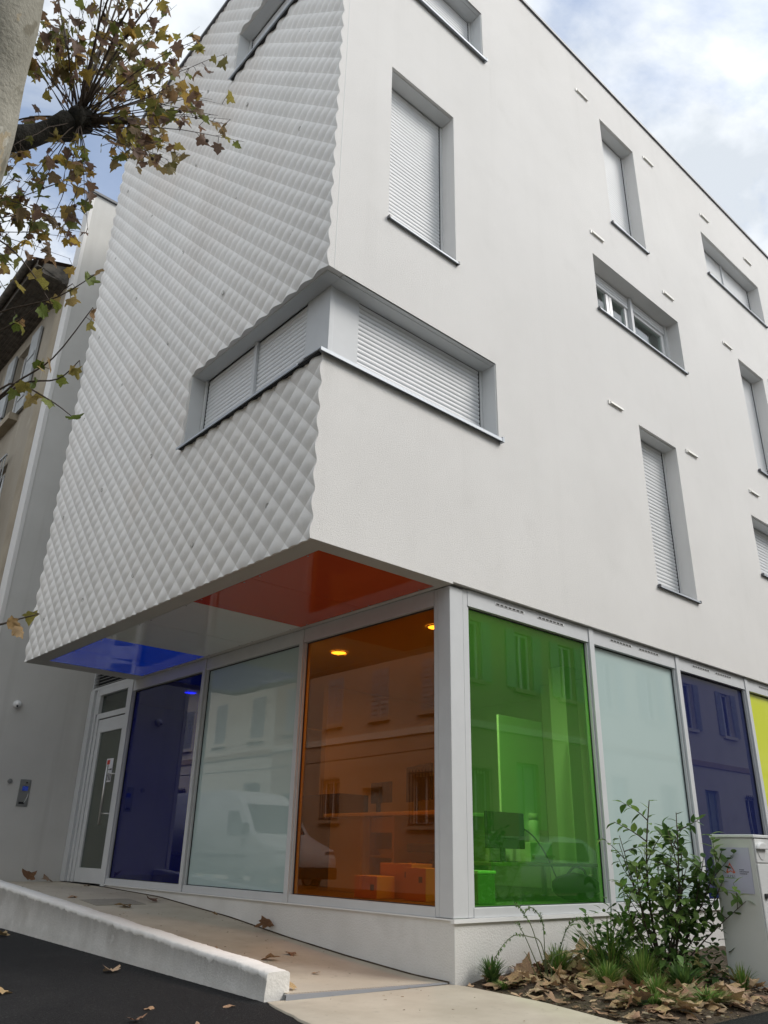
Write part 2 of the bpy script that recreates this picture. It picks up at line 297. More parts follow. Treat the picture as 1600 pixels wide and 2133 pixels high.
def cells(xs, zs, holes, fn, mb):
    """grid of quads over xs, zs without the holes (x0,x1,z0,z1)"""
    for i in range(len(xs) - 1):
        for j in range(len(zs) - 1):
            cx, cz = (xs[i] + xs[i + 1]) / 2, (zs[j] + zs[j + 1]) / 2
            if any(h[0] < cx < h[1] and h[2] < cz < h[3] for h in holes): continue
            mb.quad(fn(xs[i], zs[j]), fn(xs[i + 1], zs[j]), fn(xs[i + 1], zs[j + 1]), fn(xs[i], zs[j + 1]))
def lerp(t, xs, ys):
    if t <= xs[0]: return ys[0]
    for i in range(len(xs) - 1):
        if t <= xs[i + 1]: return ys[i] + (ys[i + 1] - ys[i]) * (t - xs[i]) / (xs[i + 1] - xs[i])
    return ys[-1]
def clamp(v, a, b): return max(a, min(b, v))

# ------------------------------------------------------------------ ground
def ramp_z(y): return lerp(y, [0, .44, 1.26, 2.11, 3.13, 4.73, 6.28, 7.75], [-.425, -.414, -.361, -.292, -.192, -.080, -.040, -.025])
def road_z(x, y):
    z = -0.442 + 0.010 * clamp(y, 0, 8)
    z -= 0.035 * clamp(-x - 1.6, 0, 6) * (1 if y > -1.8 else clamp((y + 6) / 4.2, 0, 1))
    z -= 0.03 * clamp(-y - 1.75, 0, 4)
    if x > -1.35 and y > -1.8 and x < 40: z -= 0.09          # below the paving and the bed
    return z
mb = MB()
gx = [-200, -80, -40, -25, -18, -14, -11, -9, -8, -7, -6, -5, -4, -3.2, -2.6, -2.2, -1.9, -1.6, -1.4, -1.3, -1, -.6, -.2, .3, .8, 1.4, 2, 3, 4.5, 6, 8, 11, 15, 20, 30, 60, 200]
gy = [-200, -80, -40, -25, -18, -14, -11, -9, -7.5, -6, -5, -4, -3.2, -2.6, -2.2, -1.95, -1.82, -1.78, -1.4, -1, -.6, -.3, 0, .3, .6, 1, 1.5, 2, 3, 4, 5, 6, 7, 8, 10, 14, 20, 30, 60, 200]
vs = [(x, y, road_z(x, y)) for y in gy for x in gx]
mb.add(vs, [(j * len(gx) + i, j * len(gx) + i + 1, (j + 1) * len(gx) + i + 1, (j + 1) * len(gx) + i) for j in range(len(gy) - 1) for i in range(len(gx) - 1)], True)
struct('road', mb, 'asphalt')

def edge_a(y):   # pavement edge towards the road
    return lerp(-y, [-.25, .05, .55, 1.6, 3.0], [-1.50, -1.585, -1.71, -2.02, -2.5])
def edge_b(y):   # pavement edge towards the planting bed
    return lerp(-y, [0, .81, 1.5, 2.2, 3.0], [.05, -.01, -.19, -.42, -.75])
mb = MB(); rows = []
rnd = random.Random(3)
for k in range(27):
    y = 0.14 - k * 0.1
    jag = 0.018 * mnoise.noise(Vector((y * 7, 3, 1))) + 0.012 * mnoise.noise(Vector((y * 23, 8, 1)))
    a, b = edge_a(y) + jag, (0.02 if y > 0 else edge_b(y) + 0.012 * mnoise.noise(Vector((y * 15, 1, 1))))
    z = -0.43
    rows.append([(a, y, z - 0.2), (a, y, z - 0.004)] + [(a + (b - a) * t, y + (0.0 if k else 0.03 * (1 - t)), z) for t in (0.004, .25, .5, .75, 0.996)] + [(b, y, z - 0.01), (b, y, z - 0.2)])
nr = len(rows[0])
mb.add([p for r in rows for p in r], [(i * nr + j, (i + 1) * nr + j, (i + 1) * nr + j + 1, i * nr + j + 1) for i in range(len(rows) - 1) for j in range(nr - 1)], True)
struct('pavement', mb, 'pave')

mb = MB(); ys = [0.145 + 7.6 * k / 40 for k in range(41)]
xs = [-1.36, -1.0, -0.6, -0.3, 0.02]
mb.add([(x, y + (0.09 * clamp(-x / 1.35, 0, 1) - .09) * (1 if k == 0 else 0), ramp_z(y) + .026 * clamp(-x / 1.3, 0, 1) * clamp(1 - y / 1.2, 0, 1)) for k, y in enumerate(ys) for x in xs], [(j * 5 + i, j * 5 + i + 1, (j + 1) * 5 + i + 1, (j + 1) * 5 + i) for j in range(40) for i in range(4)], True)
struct('ramp', mb, 'pave')
# square access cover set in the ramp, following its slope
cov = MB(); cz = lambda y: ramp_z(y) + 0.005
cov.add([(-.98, 4.18, cz(4.18)), (-.42, 4.18, cz(4.18)), (-.42, 4.62, cz(4.62)), (-.98, 4.62, cz(4.62)), (-.98, 4.18, cz(4.18) - .03), (-.42, 4.18, cz(4.18) - .03), (-.42, 4.62, cz(4.62) - .03), (-.98, 4.62, cz(4.62) - .03)],
        [(0, 1, 2, 3), (0, 4, 5, 1), (1, 5, 6, 2), (2, 6, 7, 3), (3, 7, 4, 0)])
M['cover'] = surf('cover_infill', (0.27, 0.245, 0.205), (0.33, 0.30, 0.25), 8, 0.9, 0.3, 90)
solo('access_cover', cov, 'cover', 'flat square access cover let into the ramp near the glazed door', 'access cover', (-.7, 4.4, -.1))

# steel drain edge at the foot of the ramp
dr = thing('drain_channel', 'narrow grey steel drain strip across the foot of the ramp', 'drain', (-0.7, 0.13, -0.42))
mb = MB(); pa, pb = Vector((-1.40, 0.147, -0.432)), Vector((-0.02, 0.052, -0.426)); dirv = (pb - pa).normalized(); nv = Vector((-dirv.y, dirv.x, 0))
ha, hb_ = .034, .006; up_a, up_b = Vector((0, 0, ha)), Vector((0, 0, hb_))
mb.add([pa - nv * .006, pb - nv * .006, pb - nv * .006 + up_b, pa - nv * .006 + up_a, pb + nv * .012 + up_b, pa + nv * .012 + up_a], [(0, 1, 2, 3), (3, 2, 4, 5)])
M['zinc'] = plain('zinc', (0.33, 0.35, 0.39), 0.55, 0.3)
part('flange', mb, 'zinc', dr)
mb = MB(); N = 60
for k in range(N):
    c = pa.lerp(pb, (k + .5) / N); w = (pb - pa).length / N * .3; c = c + Vector((0, 0, ha + (hb_ - ha) * (k + .5) / N - .004))
    mb.add([c - dirv * w + nv * .012, c + dirv * w + nv * .012, c + dirv * w + nv * .028, c - dirv * w + nv * .028, c - dirv * w + nv * .012 + Vector((0, 0, .006)), c + dirv * w + nv * .012 + Vector((0, 0, .006)), c + dirv * w + nv * .028 + Vector((0, 0, .006)), c - dirv * w + nv * .028 + Vector((0, 0, .006))],
           [(4, 5, 6, 7), (0, 1, 5, 4), (2, 3, 7, 6), (1, 2, 6, 5), (3, 0, 4, 7)])
part('teeth', mb, 'steel', dr)['kind'] = 'stuff'

# whitewashed kerb wall beside the ramp
mb = MB(); NY = 420; prof = []
for k in range(NY + 1):
    y = 0.225 + 7.52 * k / NY
    zt = -0.268 + 0.0555 * (y - 0.3) + 0.006 * mnoise.noise(Vector((y * 2.3, 0, 4))) + 0.002 * mnoise.noise(Vector((y * 19, 3, 4)))
    zb = road_z(-1.52, y) - 0.12
    j = lambda s: 0.006 * mnoise.noise(Vector((y * 14, s, 2))) + 0.006 * mnoise.noise(Vector((y * 47, s, 7)))
    r = 0.014 + 0.010 * mnoise.noise(Vector((y * 9, 5, 5))) + 0.006 * mnoise.noise(Vector((y * 60, 5, 9)))
    drip = 0.022 + 0.020 * mnoise.noise(Vector((y * 11, 2, 6))) + 0.014 * mnoise.noise(Vector((y * 37, 4, 1)))     # ragged lower edge of the whitewash
    xo, xi = -1.497, -1.322; edge = xo + j(2)
    prof.append([(xo - .014 + j(8), y, zb), (xo - .008 + j(1), y, (zt + zb) / 2), (edge - .002, y, zt - r - .004 - max(.004, drip)), (edge - .004, y, zt - r - .004 - max(.002, drip) + .003), (edge, y, zt - r), (edge + r * .9, y, zt - .002 + j(7) * .35), (xo + .09, y, zt + j(4) * .4), (xi - r + j(9), y, zt - .003), (xi + j(5), y, zt - r), (xi + .004, y, ramp_z(y) - .05)])
n = len(prof[0])
mb.add([p for r in prof for p in r], [(i * n + q, (i + 1) * n + q, (i + 1) * n + q + 1, i * n + q + 1) for i in range(NY) for q in range(n - 1)] + [tuple(range(n))], True)
kerb = solo('kerb_wall', mb, 'kerb', 'low whitewashed kerb wall with crumbly edges along the entrance ramp', 'kerb', (-1.4, 0.3, -0.45))
M['kerb_side'] = surf('bare_kerb_render', (0.60, 0.59, 0.56), (0.70, 0.69, 0.66), 4.0, 0.95, 0.7, 60, extra=[((0.44, 0.42, 0.385), 2.2, 0.52, 0.8, 0.55), ((0.74, 0.73, 0.70), 9.0, 0.60, 0.70, 0.6)], bdist=0.006)
kerb.data.materials.append(M['kerb_side'])
for i, p in enumerate(kerb.data.polygons):
    if len(p.vertices) > 4: p.use_smooth = False
    elif i % (n - 1) < 2: p.material_index = 1

# planting bed soil
mb = MB(); bx = [(-.45 + i * .075) for i in range(100)]; by = [0.0 - j * .075 for j in range(28)]
def bed_z(x, y):
    inside = clamp((x - edge_b(y)) / .35, 0, 1) * clamp((y + 1.85) / .25, 0, 1)
    return -0.455 + inside * (0.05 + 0.035 * clamp(1 + y / .8, 0, 1) * clamp((x - .2) / 1.0, 0, 1)) + inside * (0.02 * mnoise.noise(Vector((x * 3, y * 3, 0))) + 0.012 * mnoise.noise(Vector((x * 11, y * 11, 3))))
ok = {}
for j, y in enumerate(by):
    for i, x in enumerate(bx):
        xx = max(x, edge_b(y) - .05); ok[i, j] = len(mb.v); mb.v.append((xx, y + .003, bed_z(xx, y)))
for j in range(len(by) - 1):
    for i in range(len(bx) - 1):
        if bx[i + 1] < edge_b(by[j]) - .05: continue
        mb.f.append((ok[i, j], ok[i, j + 1], ok[i + 1, j + 1], ok[i + 1, j])); mb.sm.append(True)
struct('planting_bed', mb, 'soil')

# ------------------------------------------------------------------ the corner building
XF, YW = -1.553, -0.045          # groove plane of the relief facade; face of the rendered street facade
Z0, ZR, YE, XE = 2.637, 12.04, 6.2, 15.0
B = thing('corner_building', 'white corner building with quilted side facade above coloured ground floor glazing', 'building', (0, 0, -0.43))
S_, D_ = 0.1222, 0.0255
def relief_h(y, z):
    a, b = (y - YW) / S_, (z - 2.817) / S_
    u, v = (a + b), (b - a)            # grooves at even u, v
    fu, fv = (u % 2.0) - 1.0, (v % 2.0) - 1.0
    return D_ * (1 - abs(fu) ** 2.2) * (1 - abs(fv) ** 2.2)
CW = [(4.335, 5.262), (9.935, 10.862)]          # the two corner windows (z range)
WY = 2.42                                       # far jamb on the relief facade
# --- relief facade
rf = MB(); hol = [(-9, WY, a, b) for a, b in CW]
cells([YW + .004, WY, YE - .004], sorted([Z0 + .004, ZR] + [z for w in CW for z in w]), hol, lambda y, z: (XF + .03, y, z), rf)
def strip(mb, pts, dvec):
    n = len(pts); mb.add(pts + [tuple(Vector(p) + Vector(dvec)) for p in pts], [(i, i + 1, n + i + 1, n + i) for i in range(n - 1)])
def frange(a, b, st):
    n = max(1, int(round((b - a) / st))); return [a + (b - a) * i / n for i in range(n + 1)]
for za, zb in CW:
    lin = [(XF - relief_h(y, zb), y, zb) for y in frange(YW, WY, .0102)]
    n = len(lin); rf.add(lin + [(-1.36, p[1], zb) for p in lin], [(i, i + 1, n + i + 1, n + i) for i in range(n - 1)])
    jam = [(XF - relief_h(WY, z), WY, z) for z in frange(za, zb, .0102)]
    n = len(jam); rf.add(jam + [(-1.36, WY, p[2]) for p in jam], [(i, i + 1, n + i + 1, n + i) for i in range(n - 1)])
    low = [(XF - relief_h(y, za), y, za) for y in frange(YW, WY, .0102)]
    n = len(low); rf.add(low + [(-1.36, p[1], za) for p in low], [(i, i + 1, n + i + 1, n + i) for i in range(n - 1)])
bot = [(XF - relief_h(y, Z0), y, Z0) for y in frange(YW, YE, .0102)]
n = len(bot); rf.add(bot + [(-1.5452, p[1], Z0) for p in bot], [(i, i + 1, n + i + 1, n + i) for i in range(n - 1)])
lef = [(XF - relief_h(YE, z), YE, z) for z in frange(Z0, ZR, .0102)]
n = len(lef); rf.add(lef + [(0.2, YE, p[2]) for p in lef], [(i, i + 1, n + i + 1, n + i) for i in range(n - 1)])
RF = part('relief_facade', rf, 'relief', B, 'quilted white concrete facade of small diamond cushions')
# --- one diamond cushion, shared
NQ = 5
def cushion():
    vs = []; fs = []
    for j in range(NQ + 1):
        for i in range(NQ + 1):
            u, v = -1 + 2 * i / NQ, -1 + 2 * j / NQ
            vs.append((-D_ * (1 - abs(u) ** 2.2) * (1 - abs(v) ** 2.2), (u - v) * S_ / 2, (u + v) * S_ / 2))
    for j in range(NQ):
        for i in range(NQ): a = j * (NQ + 1) + i; fs.append((a, a + NQ + 1, a + NQ + 2, a + 1))
    return vs, fs
cv, cf = cushion()
dm = bpy.data.meshes.new('relief_diamond'); dm.from_pydata(cv, [], cf); dm.polygons.foreach_set('use_smooth', [True] * len(cf)); dm.materials.append(M['relief'])
whole, cut = [], []
na, nb = int((YE - YW) / S_) + 2, int((ZR - Z0) / S_) + 4
for a in range(0, na + 1):
    for b in range(-2, nb + 2):
        if (a + b) % 2 == 0: continue
        yc, zc = YW + a * S_, 2.817 + b * S_
        if yc - S_ >= YE or zc - S_ >= ZR or zc + S_ <= Z0 or yc + S_ <= YW: continue
        inside = yc - S_ >= YW - 1e-6 and yc + S_ <= YE and zc - S_ >= Z0 and zc + S_ <= ZR
        for za, zb in CW:
            if yc - S_ < WY and zc + S_ > za and zc - S_ < zb: inside = False
        (whole if inside else cut).append((yc, zc))
whole.sort(key=lambda c: (Vector((XF, c[0], c[1])) - CAM).length)
for yc, zc in whole[:300]:
    o = bpy.data.objects.new('relief_diamond', dm); COL.objects.link(o); o.parent = RF; o.location = Vector((XF, yc, zc)) - org_of(RF)
bmr = bmesh.new()
def put(yc, zc, nq=NQ):
    m = [bmr.verts.new((XF + v[0], yc + v[1], zc + v[2])) for v in cv]
    return m, [bmr.faces.new([m[i] for i in f]) for f in cf]
for c in whole[300:]: put(*c)
def clipped(yc, zc, planes):
    m, f = put(yc, zc); geom = list({*m, *f, *[e for q in f for e in q.edges]})
    for co, no in planes:
        if not geom: break
        r = bmesh.ops.bisect_plane(bmr, geom=geom, dist=1e-6, plane_co=co, plane_no=no, clear_outer=True)
        geom = [g for g in r['geom'] if g.is_valid]
        vv = {v for g in geom if isinstance(g, bmesh.types.BMVert) for v in [g]}
        geom = list(vv) + list({e for v in vv for e in v.link_edges}) + list({q for v in vv for q in v.link_faces})
for yc, zc in cut:
    base = [((0, YW, 0), (0, -1, 0)), ((0, YE, 0), (0, 1, 0)), ((0, 0, Z0), (0, 0, -1)), ((0, 0, ZR), (0, 0, 1))]
    hit = [(za, zb) for za, zb in CW if yc - S_ < WY and zc + S_ > za and zc - S_ < zb]
    if not hit: clipped(yc, zc, base); continue
    for za, zb in hit:
        if yc + S_ > WY: clipped(yc, zc, base + [((0, WY, 0), (0, -1, 0))])
        if zc + S_ > zb: clipped(yc, zc, base + [((0, WY, 0), (0, 1, 0)), ((0, 0, zb), (0, 0, -1))])
        if zc - S_ < za: clipped(yc, zc, base + [((0, WY, 0), (0, 1, 0)), ((0, 0, za), (0, 0, 1))])
me = bpy.data.meshes.new('relief_diamonds'); og = org_of(RF)
bmesh.ops.translate(bmr, verts=bmr.verts, vec=-og); bmr.to_mesh(me); bmr.free()
me.polygons.foreach_set('use_smooth', [True] * len(me.polygons)); me.materials.append(M['relief'])
o = link('relief_diamonds', me, None, RF); o['kind'] = 'stuff'
# formwork tie holes, a regular grid
th = bpy.data.meshes.new('tie_hole')
hb = MB(); nn = 14
ring = lambda r, x: [(x, r * math.cos(k * 2 * math.pi / nn), r * math.sin(k * 2 * math.pi / nn) * 1.15) for k in range(nn)]
hv = ring(.026, .004) + ring(.022, -.004) + ring(.017, .006)
hb.add(hv, [(k, (k + 1) % nn, nn + (k + 1) % nn, nn + k) for k in range(nn)] + [(nn + k, nn + (k + 1) % nn, 2 * nn + (k + 1) % nn, 2 * nn + k) for k in range(nn)] + [tuple(range(2 * nn, 3 * nn))], True)
tm = hb.mesh('tie_hole'); M['tie'] = surf('tie_plug', (0.40, 0.39, 0.37), (0.60, 0.59, 0.56), 30, 0.9); tm.materials.append(M['tie'])
for yy in (0.61, 1.89, 3.17, 4.47, 5.72):
    for zz_ in (3.11, 4.54, 6.08, 7.49, 9.0, 10.41):
        if yy < WY + .1 and any(a - .05 < zz_ < b + .05 for a, b in CW): continue
        o = bpy.data.objects.new('tie_hole', tm); COL.objects.link(o); o.parent = RF
        o.location = Vector((XF - relief_h(yy, zz_) - .001, yy, zz_)) - org_of(RF)

# --- street facade
WIN = {'tall_a': (-0.86, 0.115, 6.262, 8.44), 'open': (2.865, 5.11, 7.14, 8.075), 'tall_b': (3.545, 4.475, 3.445, 5.645),
       'tall_c': (3.475, 4.42, 9.01, 11.13), 'wide': (6.55, 8.78, 9.85, 10.80), 'tall_d': (7.16, 8.10, 6.235, 8.375), 'low': (6.56, 8.80, 4.32, 5.276),
       'far_a': (10.3, 11.25, 6.235, 8.375), 'far_b': (10.3, 11.25, 3.445, 5.645), 'far_c': (10.3, 11.25, 9.01, 11.13)}
CWX = 0.705
sw = MB(); hol = list(WIN.values()) + [(-9, CWX, a, b) for a, b in CW]
cells(sorted({-1.50, CWX, XE} | {-1.45 + .11 * k for k in range(150) if -1.45 + .11 * k < XE} | {v for w in WIN.values() for v in w[:2]}), sorted({Z0 + .02, ZR} | {2.75 + .12 * k for k in range(78) if 2.75 + .12 * k < ZR} | {v for w in WIN.values() for v in w[2:]} | {z for w in CW for z in w}), hol, lambda x, z: (x, YW, z), sw)
for za, zb in [(Z0, CW[0][0]), (CW[0][1], CW[1][0]), (CW[1][1], ZR)]:           # wavy end where the relief is cut
    e = [(XF - relief_h(YW, z), YW, z) for z in frange(za, zb, .0102)]; n = len(e)
    sw.add(e + [(-1.50, YW, p[2]) for p in e], [(i, n + i, n + i + 1, i + 1) for i in range(n - 1)])
sw.quad((-1.50, YW, Z0), (0, YW, Z0), (0, YW, Z0 + .02), (-1.50, YW, Z0 + .02))
sw.quad((0, YW, Z0 + .02), (XE, YW, Z0 + .02), (XE, .10, Z0 + .02), (0, .10, Z0 + .02))
RD = 0.205
for w in WIN.values():
    x0, x1, z0, z1 = w; y0, y1 = YW, YW + RD
    sw.quad((x0, y0, z1), (x1, y0, z1), (x1, y1, z1), (x0, y1, z1)); sw.quad((x1, y0, z0), (x1, y1, z0), (x1, y1, z1), (x1, y0, z1))
    sw.quad((x0, y0, z0), (x0, y0, z1), (x0, y1, z1), (x0, y1, z0)); sw.quad((x0, y0, z0), (x0, y1, z0), (x1, y1, z0), (x1, y0, z0))
for za, zb in CW:
    sw.quad((CWX, YW, za), (CWX, .16, za), (CWX, .16, zb), (CWX, YW, zb)); sw.quad((-1.55, YW, za), (CWX, YW, za), (CWX, .16, za), (-1.55, .16, za))
SW = part('street_wall', sw, 'render', B, 'smooth white rendered street facade')
def stain_at(x, z):
    s_ = 0.0
    for (a, b, c, d) in list(WIN.values()) + [(-1.5, CWX, za, zb) for za, zb in CW]:
        if z < c and a - .3 < x < b + .3:
            f = math.exp(-(c - z) / .55); s_ = max(s_, f * (.35 + math.exp(-((x - a) / .13) ** 2) + 1.2 * math.exp(-((x - b) / .13) ** 2)))
    for vz_ in (11.25, 8.45, 5.70):
        for vx_ in (3.01, 4.895, 6.79, 8.475, 10.1):
            if z < vz_ and abs(x - vx_) < .25: s_ = max(s_, .5 * math.exp(-(vz_ - z) / .4))
    return min(1.0, s_ + .45 * math.exp(-(ZR - z) / .5))
sa = SW.data.attributes.new('stain', 'FLOAT', 'POINT'); og = org_of(SW)
sa.data.foreach_set('value', [stain_at(v.co.x + og.x, v.co.z + og.z) for v in SW.data.vertices])
# joint line in the render close to the corner
part('corner_bead', MB().box(-1.492, -1.486, YW - .002, YW, CW[0][1], CW[1][0]), 'lining', B)
# roof, back and inner shell so that the volume is closed
sh = MB()
sh.quad((XF + .02, YW + .02, ZR - .3), (XE, YW + .02, ZR - .3), (XE, YE, ZR - .3), (XF + .02, YE, ZR - .3))
sh.quad((XE, YW, Z0), (XE, YE, Z0), (XE, YE, ZR), (XE, YW, ZR)); sh.quad((.2, YE, 2.62), (XE, YE, 2.62), (XE, YE, ZR), (.2, YE, ZR))
part('roof_deck', sh, 'side', B)
cp = MB(); cp.box(XF - .045, XE, YW - .03, YW + .3, ZR + .001, ZR + .045); cp.box(XF - .045, XF + .3, YW + .301, YE + .03, ZR + .001, ZR + .045)
part('roof_coping', cp, 'coping', B, 'thin dark metal coping along the roof edge')

# --- windows of the street facade
def slat_profile(z, p):        # convex outward slat, returns list of (depth, z)
    return [(0.0, z + .003), (-.006, z + p * .25), (-.0085, z + p * .55), (-.0065, z + p * .8), (0.0, z + p - .004), (.004, z + p - .002), (.004, z + .001)]
def slat_mesh_y(x0, x1, y, z, p, mb): mb.prism([(y + d, q) for d, q in slat_profile(z, p)], 'x', x0, x1)
def sill(x0, x1, z, parent, y=YW):
    m = MB().prism([(y - .038, z - .006), (y + .19, z + .008), (y + .19, z - .002), (y - .034, z - .010), (y - .034, z - .024), (y - .038, z - .024)], 'x', x0 - .015, x1 + .015)
    o = part('sill', m, 'alu_d', parent)
    e = MB(); e.box(x0 - .020, x0 - .002, y - .042, y - .002, z - .026, z + .008); e.box(x1 + .002, x1 + .020, y - .042, y - .002, z - .026, z + .008)
    part('sill_end', e, 'coping', parent)
def shuttered(w, pitch=.05, split=None):
    x0, x1, z0, z1 = w; y = YW + RD
    fr = MB(); fr.box(x0 - .01, x0 + .03, y - .015, y + .06, z0, z1); fr.box(x1 - .03, x1 + .01, y - .015, y + .06, z0, z1); fr.box(x0 + .03, x1 - .03, y - .01, y + .08, z1 - .012, z1 + .01)
    fr.quad((x0, y + .05, z0), (x1, y + .05, z0), (x1, y + .05, z1), (x0, y + .05, z1))
    ln = MB(); ln.box(x0 + .002, x1 - .002, YW + .035, y - .002, z1 - .012, z1 - .002)
    wobj = part('window', fr, 'lining', B)
    part('lintel_sheet', ln, 'lining', wobj)
    if split: fr2 = MB().box(split - .02, split + .02, y - .02, y + .05, z0, z1 - .012); part('mullion', fr2, 'alu', wobj)
    n = int((z1 - .012 - z0) / pitch); p = (z1 - .012 - z0) / n; mb = MB()
    for (a, b) in ([(x0 + .03, x1 - .03)] if not split else [(x0 + .03, split - .02), (split + .02, x1 - .03)]):
        for k in range(n): slat_mesh_y(a + .002, b - .002, y + .012, z0 + .006 + k * p, p, mb)
    o = part('roller_shutter', mb, 'shutter', wobj); o['kind'] = 'stuff'
    g = MB(); g.box(x1 - .034, x1 - .030, y - .004, y + .02, z0, z1 - .015); g.box(x0 + .03, x0 + .034, y - .004, y + .02, z0, z1 - .015); part('shutter_gap', g, 'dark', wobj)['kind'] = 'stuff'
    sill(x0, x1, z0, wobj)
for k, w in WIN.items():
    if k != 'open': shuttered(w, split={'wide': 7.66, 'low': 7.68}.get(k))
# the open window: raised shutters above three casements
x0, x1, z0, z1 = WIN['open']; y = YW + RD
fr = MB(); fr.box(x0 - .01, x0 + .025, y - .012, y + .07, z0, z1); fr.box(x1 - .06, x1 + .01, y - .012, y + .07, z0, z1); fr.box(x0 + .025, x1 - .06, y, y + .1, z1 - .012, z1 + .01)
wo_ = part('window', fr, 'lining', B, 'only upper window with raised shutters, showing three glazed casements')
part('mullion', MB().box(4.04, 4.10, y - .03, y + .08, z0, z1 - .012), 'alu', wo_)
mb = MB()
for a, b, k0 in ((x0 + .03, 4.03, 4), (4.11, x1 - .065, 3)):
    for k in range(k0): slat_mesh_y(a, b, y + .012, z1 - .015 - (k + 1) * .05, .05, mb)
part('roller_shutter', mb, 'shutter', wo_)['kind'] = 'stuff'
for a, b in ((x0 + .03, 3.55), (3.56, 4.03), (4.12, x1 - .07)):
    fz0, fz1, t = z0 + .01, z1 - .14, .072
    f = MB(); f.box(a, b, y + .025, y + .09, fz0, fz0 + t); f.box(a, b, y + .025, y + .09, fz1 - t, fz1); f.box(a, a + t, y + .025, y + .09, fz0 + t, fz1 - t); f.box(b - t, b, y + .025, y + .09, fz0 + t, fz1 - t)
    c = part('casement', f, 'pvc', wo_, bevel=.006)
mbp = MB()
for a, b in ((x0 + .03, 3.55), (3.56, 4.03), (4.12, x1 - .07)):
    part('pane', MB().box(a + .068, b - .068, y + .05, y + .058, z0 + .078, z1 - .208), 'g_clear', wo_)
rm = MB(); rm.quad((x0, y + 2.2, z0 - .3), (x1, y + 2.2, z0 - .3), (x1, y + 2.2, z1 + .3), (x0, y + 2.2, z1 + .3)); rm.quad((x0, y + .1, z0), (x1, y + .1, z0), (x1, y + 2.2, z0 - .3), (x0, y + 2.2, z0 - .3))
rm.quad((x0, y + .1, z1), (x1, y + .1, z1), (x1, y + 2.2, z1 + .3), (x0, y + 2.2, z1 + .3)); rm.quad((x0, y + .1, z0), (x0, y + .1, z1), (x0, y + 2.2, z1), (x0, y + 2.2, z0)); rm.quad((x1, y + .1, z0), (x1, y + .1, z1), (x1, y + 2.2, z1), (x1, y + 2.2, z0))
part('room', rm, 'curtain', wo_)
for a, b in ((3.72, 3.92), (4.62, 4.95), (3.05, 3.2)):
    cu = MB(); pts = [(a + (b - a) * i / 24, y + .2 + .02 * math.sin(i * 1.6)) for i in range(25)]
    cu.add([(p[0], p[1], z0 + .02) for p in pts] + [(p[0], p[1], z1 - .1) for p in pts], [(i, i + 1, 26 + i, 25 + i) for i in range(24)], True); part('curtain', cu, 'curtain', wo_)
sill(x0, x1, z0, wo_)
part('ledge_box', MB().box(3.68, 3.86, y + .02, y + .05, z0 + .012, z0 + .055), 'pvc', wo_); part('ledge_box', MB().box(4.13, 4.30, y + .02, y + .05, z0 + .012, z0 + .05), 'pvc', wo_)
